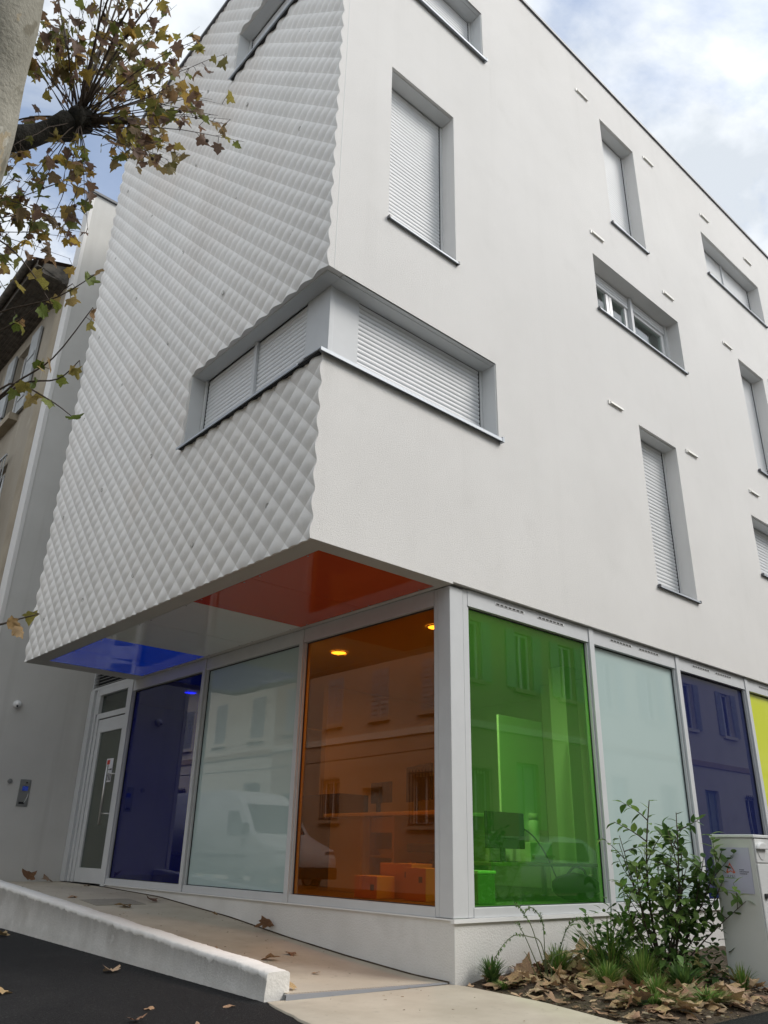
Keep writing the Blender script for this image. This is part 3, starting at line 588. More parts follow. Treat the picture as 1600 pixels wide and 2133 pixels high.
# --- the two corner windows
PX, PY = -1.375, 0.145
for ci, (za, zb) in enumerate(CW):
    fr = MB()
    fr.box(PX + .004, -1.03, PY + .004, PY + .05, za, zb); fr.box(PX, PX + .05, PY, PY + .36, za, zb)      # corner post cladding
    wobj = part('corner_window', fr, 'alu', B, ['shuttered window wrapping the building corner below the tall window', 'upper shuttered window wrapping the corner at the top of the picture'][ci], bevel=.004)
    bk = MB(); bk.quad((-1.03, PY + .08, za), (CWX, PY + .08, za), (CWX, PY + .08, zb), (-1.03, PY + .08, zb)); bk.quad((PX + .07, .5, za), (PX + .07, WY, za), (PX + .07, WY, zb), (PX + .07, .5, zb))
    part('backing', bk, 'lining', wobj)
    ln = MB(); ln.box(PX + .0, CWX - .002, YW + .055, PY + .08, zb - .012, zb - .001); ln.box(-1.525, PX - .002, YW + .055, WY - .003, zb - .012, zb - .001)
    ln.box(PX + .0, CWX - .002, YW + .012, YW + .053, zb - .009, zb - .001); part('lintel_sheet', ln, 'lining', wobj)
    part('jamb_sheet', MB().box(-1.54, PX - .012, WY - .012, WY - .001, za + .01, zb - .013), 'lining', wobj); part('jamb_sheet', MB().box(CWX - .012, CWX - .001, YW + .01, PY + .0, za + .01, zb - .013), 'lining', wobj)
    part('guide_rail', MB().box(CWX - .045, CWX - .013, PY + .0, PY + .06, za, zb - .013), 'lining', wobj); part('guide_rail', MB().box(PX - .01, PX + .05, WY - .05, WY - .013, za, zb - .013), 'lining', wobj)
    part('mullion', MB().box(PX - .012, PX + .05, 1.352, 1.402, za, zb - .013), 'alu', wobj)
    n = 18; p = (zb - za - .02) / n; shr = []
    for a, b, ax in ((-1.028, CWX - .047, 'x'), (.507, 1.35, 'y'), (1.404, WY - .052, 'y')):
        m0 = MB()
        pr = slat_profile(0, p)
        if ax == 'x': m0.prism([(PY + .026 + d, q) for d, q in pr], 'x', a, b)
        else: m0.prism([(PX + .026 + d, q) for d, q in pr][::1], 'y', a, b)
        me_ = m0.mesh('slat'); me_.materials.append(M['shutter'])
        for k in range(n):
            o = bpy.data.objects.new('slat', me_); COL.objects.link(o); o.parent = wobj; o.location = Vector((0, 0, za + .01 + k * p)) - org_of(wobj)
    gp = MB(); gp.box(CWX - .049, CWX - .045, PY + .012, PY + .05, za, zb - .02); gp.box(PX + .012, PX + .05, WY - .055, WY - .05, za, zb - .02); gp.box(PX + .012, PX + .05, 1.402, 1.405, za, zb - .02)
    gp.box(-1.03, CWX - .05, PY + .02, PY + .06, zb - .028, zb - .0125); gp.box(PX + .02, PX + .06, .5, WY - .05, zb - .028, zb - .0125); part('shutter_gap', gp, 'dark', wobj)
    m = MB().prism([(YW - .05, za + .004), (PY + .02, za + .014), (PY + .02, za + .004), (YW - .044, za - .008), (YW - .044, za - .03), (YW - .051, za - .03)], 'x', XF - .062, CWX + .015)
    part('sill', m, 'alu_d', wobj)
    m = MB().prism([(XF - .062, za + .002), (PX + .02, za + .014), (PX + .02, za + .004), (XF - .055, za - .008), (XF - .055, za - .022), (XF - .062, za - .022)], 'y', YW + .30, WY + .01)
    part('sill', m, 'alu_d', wobj)
    m = MB().prism([(XF - .05, za + .004), (PX + .02, za + .012), (PX + .02, za - .0), (XF - .05, za - .006)], 'y', YW + .0, YW + .298); part('sill_joint', m, 'coping', wobj)
    gk = MB(); gk.box(XF - .035, XF + .06, YW + .02, WY - .01, za - .016, za - .002); part('sill_seal', gk, 'dark', wobj)
    part('sill_end', MB().box(CWX + .0, CWX + .025, YW - .055, YW - .003, za - .034, za + .022), 'alu_d', wobj)
# --- small wall vents
vm = MB(); vm.box(-.155, .155, -.004, 0, -.030, .030); vm.prism([(-.004, .022), (-.026, .014), (-.030, -.012), (-.024, -.016), (-.004, -.010)], 'x', -.120, .155); vm.box(-.152, -.126, -.016, -.004, -.026, .026)
vme = vm.mesh('wall_vent'); vme.materials.append(M['vent'])
for vz in (11.25, 8.45, 5.70):
    for vx in (3.01, 4.895, 6.79, 8.475, 10.1):
        o = bpy.data.objects.new('wall_vent', vme); COL.objects.link(o); o.parent = B; o.location = Vector((vx, YW, vz)) - org_of(B)

# --- soffit under the overhang
sf = MB(); SZ = Z0
cells([-1.545, -1.36, -.06, .0], [YW, .125, 5.875, YE], [(-1.36, -.06, .125, 5.875)], lambda x, y: (x, y, SZ), sf)
cells([-1.36, -.06], [.125, 5.875], [], lambda x, y: (x, y, SZ + .03), sf)
for a, b in (((-1.36, .125), (-.06, .125)), ((-.06, .125), (-.06, 5.875)), ((-.06, 5.875), (-1.36, 5.875)), ((-1.36, 5.875), (-1.36, .125))): sf.quad((*a, SZ), (*b, SZ), (*b, SZ + .03), (*a, SZ + .03))
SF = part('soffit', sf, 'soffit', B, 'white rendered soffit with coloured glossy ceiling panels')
for a, b, c in ((.13, 1.115, 'red'), (1.121, 2.13, 'red'), (2.136, 3.186, 'white_p'), (3.192, 4.15, 'white_p'), (4.156, 5.01, 'blue_p'), (5.016, 5.87, 'blue_p')):
    part('ceiling_panel', MB().box(-1.352, -.068, a, b, SZ + .002, SZ + .012), c, SF, {'red': 'glossy red ceiling panel', 'white_p': 'glossy white ceiling panel', 'blue_p': 'glossy blue ceiling panel'}[c])
sc_ = MB()
for yy in (.3, 1.0, 1.25, 2.0, 2.3, 3.05, 3.32, 4.02, 4.3, 4.9, 5.1, 5.75):
    for xx in (-1.335, -.085): sc_.tube([(xx, yy, SZ - .001), (xx, yy, SZ + .004)], .009, 8)
part('panel_screws', sc_, 'steel_d', SF)['kind'] = 'stuff'

# --- ground floor glazing
def bay_right(xa, xb, zg0, zg1, gmat, lab, vents=True):
    f = MB(); f.box(xa, xb, 0, .09, .0, .07); f.box(xa, xb, 0, .09, 2.495, 2.648)
    f.box(xa, xa + .02, .012, .09, .071, 2.494); f.box(xb - .02, xb, .012, .09, .071, 2.494)
    bay = part('glazed_bay', f, 'alu', B, bevel=.003)
    part('glass_pane', MB().box(xa + .021, xb - .021, .05, .062, .071, 2.494), gmat, bay, lab)
    g = MB(); g.box(xa + .02, xb - .02, .04, .05, .0705, .077); g.box(xa + .02, xb - .02, .04, .05, 2.484, 2.4945); g.box(xb - .027, xb - .0205, .04, .05, .077, 2.484); g.box(xa + .0205, xa + .027, .04, .05, .077, 2.484); part('gasket', g, 'dark', bay)
    if vents:
        L = xb - xa
        for c in (xa + L * .32, xa + L * .66):
            v = MB(); v.box(c - .21, c + .21, -.004, .0, 2.583, 2.607); vo = part('trickle_vent', v, 'pvc', bay)
            s = MB()
            for k in range(7): s.box(c - .20 + k * .058, c - .20 + k * .058 + .045, -.0055, -.0042, 2.587, 2.603)
            part('vent_slot', s, 'dark', bay)
    return bay
for xa, xb, g, lab in ((.232, 2.068, 'g_green', 'green tinted glass pane'), (2.150, 3.790, 'frost', 'pale frosted glass pane on the street side'), (3.878, 5.52, 'g_purple', 'dark violet tinted glass pane'), (5.60, 7.30, 'yellow', 'bright yellow glass pane'), (7.38, 9.05, 'frost', None), (9.13, 10.8, 'g_green', None)):
    bay_right(xa, xb, .07, 2.495, g, lab)
for x in (2.109, 3.834, 5.56, 7.34, 9.09): part('mullion', MB().box(x - .04, x + .04, -.012, .1, .0, 2.650), 'alu', B, bevel=.003)
part('ground_wall', MB().box(10.8, XE, 0, .3, -.6, 2.65), 'render', B)
cpst = MB(); cpst.box(0, .168, 0, .148, .003, 2.632); part('corner_post', cpst, 'alu', B, 'plain aluminium clad corner post', bevel=.004)
mb = MB(); mb.box(.1725, .231, .004, .1, .003, 2.645); mb.box(.004, .1, .1525, .196, .003, 2.632); part('post_trim', mb, 'alu', B, bevel=.003)
mb = MB(); mb.box(.168, .1725, .012, .09, .01, 2.64); mb.box(.012, .09, .148, .1525, .01, 2.63); part('shadow_gap', mb, 'dark', B)
def bay_left(ya, yb, gmat, lab):
    f = MB(); f.box(0, .09, ya, yb, .0, .07); f.box(0, .09, ya, yb, 2.488, 2.634); f.box(.012, .09, ya, ya + .012, .071, 2.487); f.box(.012, .09, yb - .012, yb, .071, 2.487)
    bay = part('glazed_bay', f, 'alu', B, bevel=.003)
    part('glass_pane', MB().box(.05, .062, ya + .013, yb - .013, .071, 2.487), gmat, bay, lab)
    g = MB(); g.box(.04, .05, ya + .013, yb - .013, .0705, .077); g.box(.04, .05, ya + .013, yb - .013, 2.477, 2.4875); g.box(.04, .05, ya + .0125, ya + .02, .077, 2.477); g.box(.04, .05, yb - .02, yb - .0125, .077, 2.477); part('gasket', g, 'dark', bay)
bay_left(.197, 2.150, 'g_orange', 'orange tinted glass pane'); bay_left(2.222, 4.190, 'frost', 'frosted glass pane under the overhang'); bay_left(4.286, 6.243, 'g_blue', 'deep blue tinted glass pane')
for y in (2.186, 4.238): part('mullion', MB().box(-.01, .1, y - .035, y + .035, .0, 2.632), 'alu', B, bevel=.003)
part('mullion', MB().box(-.012, .12, 6.247, 6.372, -.03, 2.70), 'alu', B, bevel=.003)
# sill flashing and plinth
fl = MB(); fl.box(-.012, 10.8, -.018, .02, -.03, -.001); fl.box(-.012, .02, .0205, 6.24, -.012, -.001); part('sill_flashing', fl, 'pvc', B)
pl = MB(); pl.box(.012, 10.8, .003, .3, -.62, -.031); pl.box(.012, .3, .301, 6.24, -.62, -.013); pl.box(.0125, .299, .0035, .3005, -.0309, -.0125); part('plinth', pl, 'plinth', B)
sj = MB()
for k in range(46):
    ya = .06 + k * .135; yb = ya + .137; za_, zb_ = ramp_z(ya), ramp_z(yb)
    sj.quad((-.004, ya, za_ + .002), (-.004, yb, zb_ + .002), (.014, yb, zb_ + .010), (.014, ya, za_ + .010))
part('joint_line', sj, 'soil', B)
# --- entrance door
dz0 = -.015
df = MB(); df.box(.0, .1, 7.315, 7.40, dz0, 2.28); df.box(.0, .1, 7.45, 7.52, dz0, 2.66); df.box(-.02, .1, 7.58, 7.735, dz0, 2.66); df.box(.03, .1, 7.40, 7.45, dz0, 2.66); df.box(.03, .1, 7.52, 7.58, dz0, 2.66)
df.box(.0, .1, 6.373, 7.315, 2.20, 2.28); df.box(0, .1, 6.373, 7.44, 2.56, 2.66); df.box(.0, .1, 7.37, 7.449, 2.281, 2.559)
df.box(.0, .09, 6.373, 6.42, 2.281, 2.559)
DF = part('door_frame', df, 'alu', B, bevel=.003)
part('pane', MB().box(.05, .062, 6.421, 7.369, 2.281, 2.559), 'g_grey', DF)
dl = MB(); a, b = 6.382, 7.308; dl.box(.012, .07, a, b, dz0 + .005, .172); dl.box(.012, .07, a, b, 1.995, 2.185); dl.box(.012, .07, a, 6.462, .173, 1.994); dl.box(.012, .07, 7.195, b, .173, 1.994)
DL = part('door', dl, 'alu', B, 'aluminium framed glazed entrance door', bevel=.003)
part('pane', MB().box(.035, .047, 6.463, 7.194, .173, 1.994), 'g_grey', DL)
part('door_gap', MB().box(.02, .09, a, b, 2.186, 2.199), 'dark', DL)
hd = MB(); hd.cyl((-.055, 6.60, .72), (-.055, 6.60, 1.50), .016, 12); hd.cyl((-.055, 6.60, .86), (.02, 6.46, .86), .010, 8); hd.cyl((-.055, 6.60, 1.38), (.02, 6.46, 1.38), .010, 8); part('pull_handle', hd, 'steel', DL)
nt = part('notice', MB().box(.030, .034, 6.625, 6.845, 1.28, 1.60), 'paper', DL, 'paper notice taped inside the door glass')
# printed marks on the notice (just proud of the sheet)
q = MB().box(.0285, .0297, 6.73, 6.82, 1.52, 1.58); part('red_square', q, 'redink', DL)
q = MB(); q.box(.0285, .0297, 6.64, 6.70, 1.44, 1.46); q.box(.0285, .0297, 6.71, 6.80, 1.445, 1.455)
for k in range(4): q.box(.0285, .0297, 6.64 + k * .048, 6.665 + k * .048, 1.30, 1.38 + .012 * (k % 2))
part('printed_marks', q, 'ink', DL)
lv = MB(); lv.box(.0, .1, 6.373, 6.40, 2.70, 3.06); lv.box(0, .1, 7.70, 7.735, 2.70, 3.06); lv.box(0, .1, 6.373, 7.735, 2.662, 2.70); LV = part('louvre_frame', lv, 'alu', B)
for k in range(7):
    z = 2.715 + k * .048
    part('louvre_blade', MB().prism([(.002, z), (.06, z + .032), (.06, z + .036), (-.004, z + .006)], 'y', 6.402, 7.698), 'alu', LV)
part('louvre_back', MB().box(.075, .09, 6.40, 7.70, 2.70, 3.06), 'dark', LV)
ub = MB(); ub.box(.02, .2, 6.203, 7.745, 3.07, ZR - .1); part('recess_wall', ub, 'side', B)
# --- interior shell of the ground floor
ins = MB()
ins.quad((.11, .12, .06), (10.7, .12, .06), (10.7, 7.7, .06), (.11, 7.7, .06)); part('interior_floor', ins, 'floorin', B)
ins = MB(); ins.quad((.11, .12, 2.56), (10.7, .12, 2.56), (10.7, 7.7, 2.56), (.11, 7.7, 2.56)); part('interior_ceiling', ins, 'ceil', B)
ins = MB(); ins.box(4.6, 4.7, 2.6, 7.7, .061, 2.559); ins.box(.11, 4.6, 7.701, 7.74, .061, 2.559); ins.box(4.7, 10.7, 4.2, 4.3, .061, 2.559); ins.box(10.7, 10.75, .12, 4.2, .061, 2.559)
ins.box(1.9, 4.59, 4.16, 4.26, .061, 2.559); ins.box(3.83, 3.93, .5, 2.0, .061, 2.559)
part('interior_wall', ins, 'wallin', B)

# ------------------------------------------------------------------ side wall to the left, neighbour house
sdw = thing('side_wall', 'tall pale grey rendered wall left of the glazed door', 'wall', (-0.7, 7.75, -0.43))
part('wall_face', MB().box(-1.515, 4.0, 7.745, 8.2, -.6, 11.88), 'side', sdw)
part('end_return', MB().box(-1.575, -1.516, 7.735, 8.05, -.6, 11.88), 'render', sdw, 'narrow brighter end strip')
part('coping', MB().box(-1.60, 4.0, 7.70, 8.25, 11.881, 11.93), 'coping', sdw)
ic = thing('intercom', 'steel intercom panel with small blue screen on the grey wall', 'intercom', (-.74, 7.745, .94))
part('plate', MB().box(-.818, -.664, 7.732, 7.744, .946, 1.307), 'steel_d', ic, bevel=.004)
part('display', MB().box(-.775, -.695, 7.729, 7.7315, 1.155, 1.215), 'screen', ic)
part('lens', MB().box(-.735, -.715, 7.729, 7.7315, 1.255, 1.275), 'dark', ic)
part('speaker_slot', MB().box(-.79, -.715, 7.729, 7.7315, .975, 1.005), 'dark', ic)
arc = [(-.68 - .05 * (1 - math.cos(t * 1.4)), 7.728, 1.12 - .13 * t) for t in [i / 10 for i in range(11)]]
part('trim', MB().tube(arc, .004, 6), 'steel', ic)
solo('door_bell', MB().tube([(-.963, 7.744, 1.272), (-.963, 7.725, 1.272)], .033, 16), 'steel_d', 'small round grey bell push left of the intercom', 'bell push', (-.963, 7.744, 1.272), bevel=.004)
sc1 = thing('security_camera', 'small white dome camera high on the grey wall', 'camera', (-1.08, 7.744, 2.32))
part('mount', MB().tube([(-1.08, 7.744, 2.33), (-1.08, 7.70, 2.33)], .055, 18), 'pvc', sc1, bevel=.006)
dome = MB(); ng = 10
dv = [(-1.08 + .048 * math.cos(p) * math.cos(q * math.pi / 2 / 5), 7.70 - .045 * math.sin(q * math.pi / 2 / 5), 2.325 + .048 * math.sin(p) * math.cos(q * math.pi / 2 / 5)) for q in range(6) for p in [2 * math.pi * k / 14 for k in range(14)]]
dome.add(dv, [(q * 14 + k, q * 14 + (k + 1) % 14, (q + 1) * 14 + (k + 1) % 14, (q + 1) * 14 + k) for q in range(5) for k in range(14)], True); part('dome', dome, 'pvc', sc1)
part('lens', MB().tube([(-1.09, 7.665, 2.30), (-1.092, 7.648, 2.292)], .014, 10), 'dark', sc1)

NX = -1.545
nh = thing('old_house', 'old beige rendered house with dark eaves beyond the pale wall', 'house', (NX, 12, -.4))
hw = [(9.62, 10.5, 7.78, 9.55), (9.45, 10.5, 4.9, 6.75), (13.6, 14.5, 7.78, 9.55), (13.6, 14.5, 4.9, 6.75), (9.6, 10.5, 1.0, 3.4), (13.6, 14.5, 1.0, 3.4)]
mb = MB(); cells(sorted({8.05, 26} | {v for w in hw for v in w[:2]}), sorted({-.6, 10.0} | {v for w in hw for v in w[2:]}), hw, lambda y, z: (NX, y, z), mb)
for a, b, c, d in hw:
    for p in (((a, c), (b, c)), ((b, c), (b, d)), ((b, d), (a, d)), ((a, d), (a, c))): mb.quad((NX, *p[0]), (NX, *p[1]), (NX + .2, *p[1]), (NX + .2, *p[0]))
mb.quad((NX, 26, -.6), (NX + 8, 26, -.6), (NX + 8, 26, 10), (NX, 26, 10))
part('wall', mb, 'oldwall', nh)
part('corner_strip', MB().box(NX - .035, NX - .001, 8.051, 8.42, -.6, 9.9), 'quoin', nh)
for a, b, c, d in hw:
    f = MB(); f.box(NX + .1, NX + .15, a, b, c, c + .06); f.box(NX + .1, NX + .15, a, b, d - .06, d); f.box(NX + .1, NX + .15, a, a + .06, c + .06, d - .06); f.box(NX + .1, NX + .15, b - .06, b, c + .06, d - .06); f.box(NX + .1, NX + .15, (a + b) / 2 - .03, (a + b) / 2 + .03, c + .06, d - .06)
    wi = part('window', f, 'pvc', nh); part('pane', MB().box(NX + .12, NX + .13, a + .05, b - .05, c + .05, d - .05), 'winglass', wi)
    part('sill', MB().box(NX - .16, NX + .1, a - .12, b + .12, c - .14, c - .002), 'quoin', wi)
    if c > 7:
        for s0, s1 in ((a - .5, a - .02), (b + .02, b + .5)):
            s = MB(); s.box(NX - .06, NX - .02, s0, s1, c, d)
            for k in range(2): s.box(NX - .075, NX - .061, s0 + .05, s1 - .05, c + .25 + k * .9, c + .33 + k * .9)
            sh_ = part('shutter', s, 'shut_g', nh); part('hinge', MB().box(NX - .07, NX - .0, s1 - .03 if s0 < a else s0, s1 if s0 < a else s0 + .03, c + .3, c + .34), 'iron', sh_)
    elif c > 4:
        g = MB()
        for k in range(9): g.box(NX - .10, NX - .085, a - .15 + k * (b - a + .3) / 8, a - .135 + k * (b - a + .3) / 8, c - .05, d + .1)
        for z in (c, (c + d) / 2, d + .05): g.box(NX - .11, NX - .08, a - .2, b + .2, z, z + .03)
        part('window_grille', g, 'shut_g', wi)
# eaves: boards and rafters below the tiles
for k in range(9):
    x = NX - .005 - k * .066; z = 9.86 + k * .018
    part('eave_board', MB().box(x - .060, x, 8.06, 26, z, z + .02), 'oldwood', nh)
part('fascia', MB().box(NX - .62, NX - .601, 8.06, 26, 9.98, 10.12), 'oldwood', nh)
mb = MB(); pr = [(NX - .70 + .075 * math.cos(t), 10.14 - .075 * math.sin(t)) for t in [math.pi * i / 8 for i in range(9)]]
mb.add([(p[0], 8.06, p[1]) for p in pr] + [(p[0], 26, p[1]) for p in pr], [(i, i + 1, 10 + i, 9 + i) for i in range(8)], True); part('gutter', mb, 'oldwood', nh)
mb = MB()
NT = 70
for k in range(NT):
    y0_ = 8.06 + k * .256
    pts = [(y0_ + .256 * i / 6, .055 * math.sin(math.pi * i / 6)) for i in range(7)]
    mb.add([(NX - .66, p[0], 10.16 + p[1]) for p in pts] + [(NX + 5, p[0], 11.9 + p[1]) for p in pts], [(i, i + 1, 8 + i, 7 + i) for i in range(6)], True)
part('roof', mb, 'roof', nh)['kind'] = 'stuff'
part('gable', MB().prism([(NX - .5, 9.9), (NX + 5, 9.9), (NX + 5, 11.85), (NX - .5, 10.12)], 'y', 8.06, 8.2), 'oldwood', nh)
part('downpipe', MB().tube([(NX - .09, 11.6, -.5), (NX - .09, 11.6, 9.6), (NX - .6, 11.6, 10.05)], .045, 10), 'steel_d', nh)

# ------------------------------------------------------------------ plane tree
def leaf_outline():
    h = [(0.0, 0.0), (0.16, -0.07), (0.38, -0.11), (0.40, 0.03), (0.36, 0.13), (0.54, 0.18), (0.66, 0.37), (0.52, 0.41), (0.35, 0.45), (0.33, 0.64), (0.19, 0.72), (0.0, 1.0)]
    return h + [(-x, y) for x, y in h[-2:0:-1]]
def plane_leaf(seed, curl, droop, size=1.0):
    rnd = random.Random(seed); o = leaf_outline()
    pts = [(x * (1 + rnd.uniform(-.13, .13)), y * (1 + rnd.uniform(-.08, .08))) for x, y in o]
    c = (0, .27); vs = [(c[0], c[1], 0.02)] + [(x, y, 0) for x, y in pts]
    def bend(x, y):
        return -curl * (x * x) * 1.3 - droop * (max(0, y) ** 2) * .6 + .10 * abs(x) + .05 * math.sin(7 * y + seed + 5 * x)
    vs = [(x * size, (y) * size, (bend(x, y)) * size) for x, y, z in vs]
    n = len(pts)
    return vs, [(0, 1 + i, 1 + (i + 1) % n) for i in range(n)]
def mk(vs, fs, name, mat):
    me = bpy.data.meshes.new(name); me.from_pydata(vs, [], fs); me.polygons.foreach_set('use_smooth', [True] * len(fs)); me.materials.append(M[mat]); return me
LV_T = [mk(*plane_leaf(s, c, d), 'leaf', 'tleaf') for s, c, d in ((1, .2, .3), (2, .8, .5), (3, -.3, .7), (4, 1.2, .9), (5, .4, -.2), (6, .1, .1))]
TREE = thing('plane_tree', 'pale barked plane tree with thinning brown and green autumn leaves, top left', 'tree', (-4.5, .6, -.55))
tk = [(-4.52, .62, -.6), (-4.50, .50, .8), (-4.47, .25, 2.5), (-4.44, -.10, 4.3), (-4.51, -.5, 5.2), (-4.66, -.85, 6.3), (-4.8, -1.1, 7.8)]
def smooth_path(pts, m=6):
    P = [Vector(p) for p in pts]; out = []
    for i in range(len(P) - 1):
        p0, p1, p2, p3 = P[max(i - 1, 0)], P[i], P[i + 1], P[min(i + 2, len(P) - 1)]
        for k in range(m):
            t = k / m; out.append(.5 * ((2 * p1) + (p2 - p0) * t + (2 * p0 - 5 * p1 + 4 * p2 - p3) * t * t + (3 * p1 - p0 - 3 * p2 + p3) * t ** 3))
    out.append(P[-1]); return out
def wobble(mb, i0, amp, fr, seed):
    for i in range(i0, len(mb.v)):
        v = Vector(mb.v[i]); mb.v[i] = tuple(v + amp * mnoise.noise_vector(v * fr + Vector((seed, 0, 0))))
sp = smooth_path(tk, 8); rr = [lerp(p.z, [-.6, .2, 4.3, 6, 8], [.42, .31, .235, .20, .14]) for p in sp]
mb = MB().tube(sp, rr, 20); wobble(mb, 0, .03, 2.2, 1); part('trunk', mb, 'bark', TREE)
KN = Vector((-3.82, -0.02, 5.26))
mb = MB().tube(smooth_path([(-4.45, .02, 4.75), (-4.27, .11, 4.86), (-4.1, .08, 4.98), (-3.93, .03, 5.14), (-3.86, .0, 5.22)], 5), [.10, .10, .098, .096, .094, .092, .09, .09, .088, .087, .086, .086, .088, .09, .095, .10, .105, .11, .11, .105, .09], 14); wobble(mb, 0, .035, 5, 4); part('limb', mb, 'bark_d', TREE, 'dark stubby pollarded limb')
kb = MB(); vs = []; 
for j in range(9):
    for k in range(14):
        th_, ph = math.pi * (j + .5) / 9, 2 * math.pi * k / 14
        d = Vector((math.sin(th_) * math.cos(ph), math.sin(th_) * math.sin(ph), math.cos(th_))); r = .10 + .05 * mnoise.noise(d * 2.5) + .04 * mnoise.noise(d * 8); vs.append(KN + d * r)
kb.add(vs, [(j * 14 + k, j * 14 + (k + 1) % 14, (j + 1) * 14 + (k + 1) % 14, (j + 1) * 14 + k) for j in range(8) for k in range(14)], True); part('pollard_knob', kb, 'bark_d', TREE, 'dark swollen pollard knob')
SHOOTS = [(-4.34, -0.11, 5.39), (-4.39, 0.24, 5.9), (-4.1, 0.48, 6.05), (-4.55, -0.14, 5.68), (-4.32, -0.22, 5.44), (-4.46, 0.67, 6.72), (-4.21, 0.37, 6.2), (-4.33, -0.08, 5.8), (-4.17, 0.14, 5.98), (-4.35, -0.23, 5.81), (-4.18, 0.5, 6.63), (-4.09, -0.19, 5.58), (-4.01, 0.2, 6.06), (-4.12, -0.2, 5.74), (-4.06, 0.38, 6.62), (-4.05, -0.23, 5.66), (-4.1, -0.42, 5.62), (-4.05, -0.55, 5.32), (-4.07, -0.33, 5.98), (-4.08, -0.64, 5.57), (-3.94, -0.3, 5.77), (-3.86, 0.09, 6.44), (-3.93, -0.37, 6.22), (-3.87, -0.32, 6.09), (-3.78, 0.1, 6.05), (-3.69, 0.35, 6.36), (-3.83, -0.67, 5.88), (-3.8, -0.54, 5.84), (-3.77, -0.61, 5.92), (-3.69, -0.36, 6.07), (-3.76, -0.6, 5.56), (-3.63, -0.6, 6.02), (-3.51, -0.16, 6.45), (-3.53, -0.52, 6.1), (-3.47, -0.21, 6.35), (-3.56, -0.73, 5.71), (-3.49, -0.05, 6.12), (-3.63, -0.39, 5.55), (-3.2, -0.19, 6.58), (-3.41, -0.83, 5.65), (-3.5, -0.93, 5.39), (-3.36, -0.07, 6.11), (-3.45, 0.05, 5.99), (-3.18, -0.07, 6.28), (-3.33, -0.95, 5.4), (-3.46, -0.27, 5.63), (-3.52, -0.82, 5.11), (-3.17, -0.1, 6.03), (-3.28, 0.09, 6.02), (-3.38, -0.91, 5.08), (-3.12, -0.48, 5.62), (-2.97, -0.23, 5.91), (-3.11, -0.12, 5.83), (-3.14, -0.76, 5.2), (-2.99, -0.65, 5.39), (-3.09, -0.71, 5.21), (-3.21, 0.02, 5.71), (-2.89, -0.46, 5.42), (-3.24, -0.07, 5.53), (-3.41, -0.23, 5.28), (-3.24, -0.01, 5.55), (-3.13, -0.17, 5.38), (-3.25, -0.43, 5.03), (-3.18, -0.01, 5.43), (-3.25, -0.3, 5.08), (-3.1, 0.25, 5.61), (-3.3, -0.32, 4.99), (-3.57, -0.51, 4.75), (-3.22, 0.33, 5.58), (-3.48, -0.26, 4.94)]
LOWER = [(-4.3, -0.12, 4.44), (-4.13, 0.23, 4.45), (-4.2, 0.26, 4.54), (-4.08, 0.81, 5.0), (-3.62, 0.1, 4.54), (-3.82, 0.87, 4.22), (-3.79, -0.32, 4.31), (-3.91, 0.33, 5.0), (-3.59, 0.38, 4.58), (-3.76, -0.45, 4.28), (-3.72, 0.93, 4.69), (-3.9, 0.29, 4.02), (-4.1, 0.7, 5.17), (-4.03, 0.11, 4.42), (-3.98, 0.87, 4.3), (-3.89, -0.29, 4.41), (-3.49, 0.67, 4.62), (-3.57, 0.24, 5.16), (-3.87, 0.49, 3.99), (-3.58, 0.15, 4.49), (-3.82, 0.4, 4.61), (-4.06, -0.08, 4.47), (-4.08, 0.34, 4.27), (-3.5, 0.45, 5.03), (-3.73, 0.84, 4.62), (-3.98, 0.57, 5.05), (-4.11, 0.55, 4.66), (-3.73, 0.13, 4.29), (-4.18, 0.34, 4.48), (-4.01, 0.48, 4.97), (-3.6, -0.01, 4.38), (-4.12, 0.75, 4.77), (-3.72, -0.36, 3.97), (-4.01, 0.83, 4.38)]
OUTER = [(-4.82, 0.35, 4.37), (-5.16, 0.56, 6.58), (-4.97, 1.12, 5.14), (-5.16, 0.47, 5.16), (-5.0, 0.8, 6.79), (-4.29, 0.59, 5.26), (-4.55, 0.47, 5.61), (-5.15, 1.29, 6.07), (-4.14, 1.05, 5.17), (-5.21, 1.39, 6.24), (-5.15, 1.96, 6.57), (-5.05, 0.36, 5.84), (-4.72, 1.12, 4.8), (-4.74, 1.38, 4.95), (-5.17, 1.61, 7.67), (-4.52, 0.14, 6.8), (-4.2, 0.54, 7.35), (-4.69, -0.02, 6.56), (-3.57, -0.91, 6.29), (-4.44, 0.56, 8.41), (-3.81, -0.05, 7.41), (-4.15, -0.58, 6.81), (-3.91, -1.04, 6.07), (-4.36, 0.59, 7.9), (-3.78, -1.21, 6.07), (-3.75, -0.47, 7.28)]
SPRIGS = [[(-3.92, 0.41, 2.89), (-3.79, 0.16, 3.12), (-3.65, -0.05, 3.28), (-3.55, -0.31, 3.58)], [(-3.92, 0.41, 2.89), (-3.76, 0.14, 3.12), (-3.59, -0.03, 3.16), (-3.52, -0.16, 3.27)], [(-3.95, 0.3, 2.87), (-3.83, 0.08, 3.07), (-3.63, -0.05, 2.99), (-3.48, -0.12, 2.89)], [(-4.06, 0.69, 3.63), (-3.91, 0.47, 3.79), (-3.65, 0.18, 3.89), (-3.47, -0.09, 4.07)], [(-3.71, 0.13, 1.54), (-3.6, 0.02, 1.57), (-3.53, -0.06, 1.6), (-3.45, -0.14, 1.63)], [(-4.28, 0.39, 4.22), (-4.07, 0.24, 4.17), (-3.87, 0.16, 4.0), (-3.67, 0.13, 3.76)], [(-4.01, 0.86, 3.75), (-3.84, 0.69, 3.79), (-3.69, 0.47, 3.95), (-3.55, 0.26, 4.11)]]
rnd = random.Random(11); tw = MB(); LEAVES = []
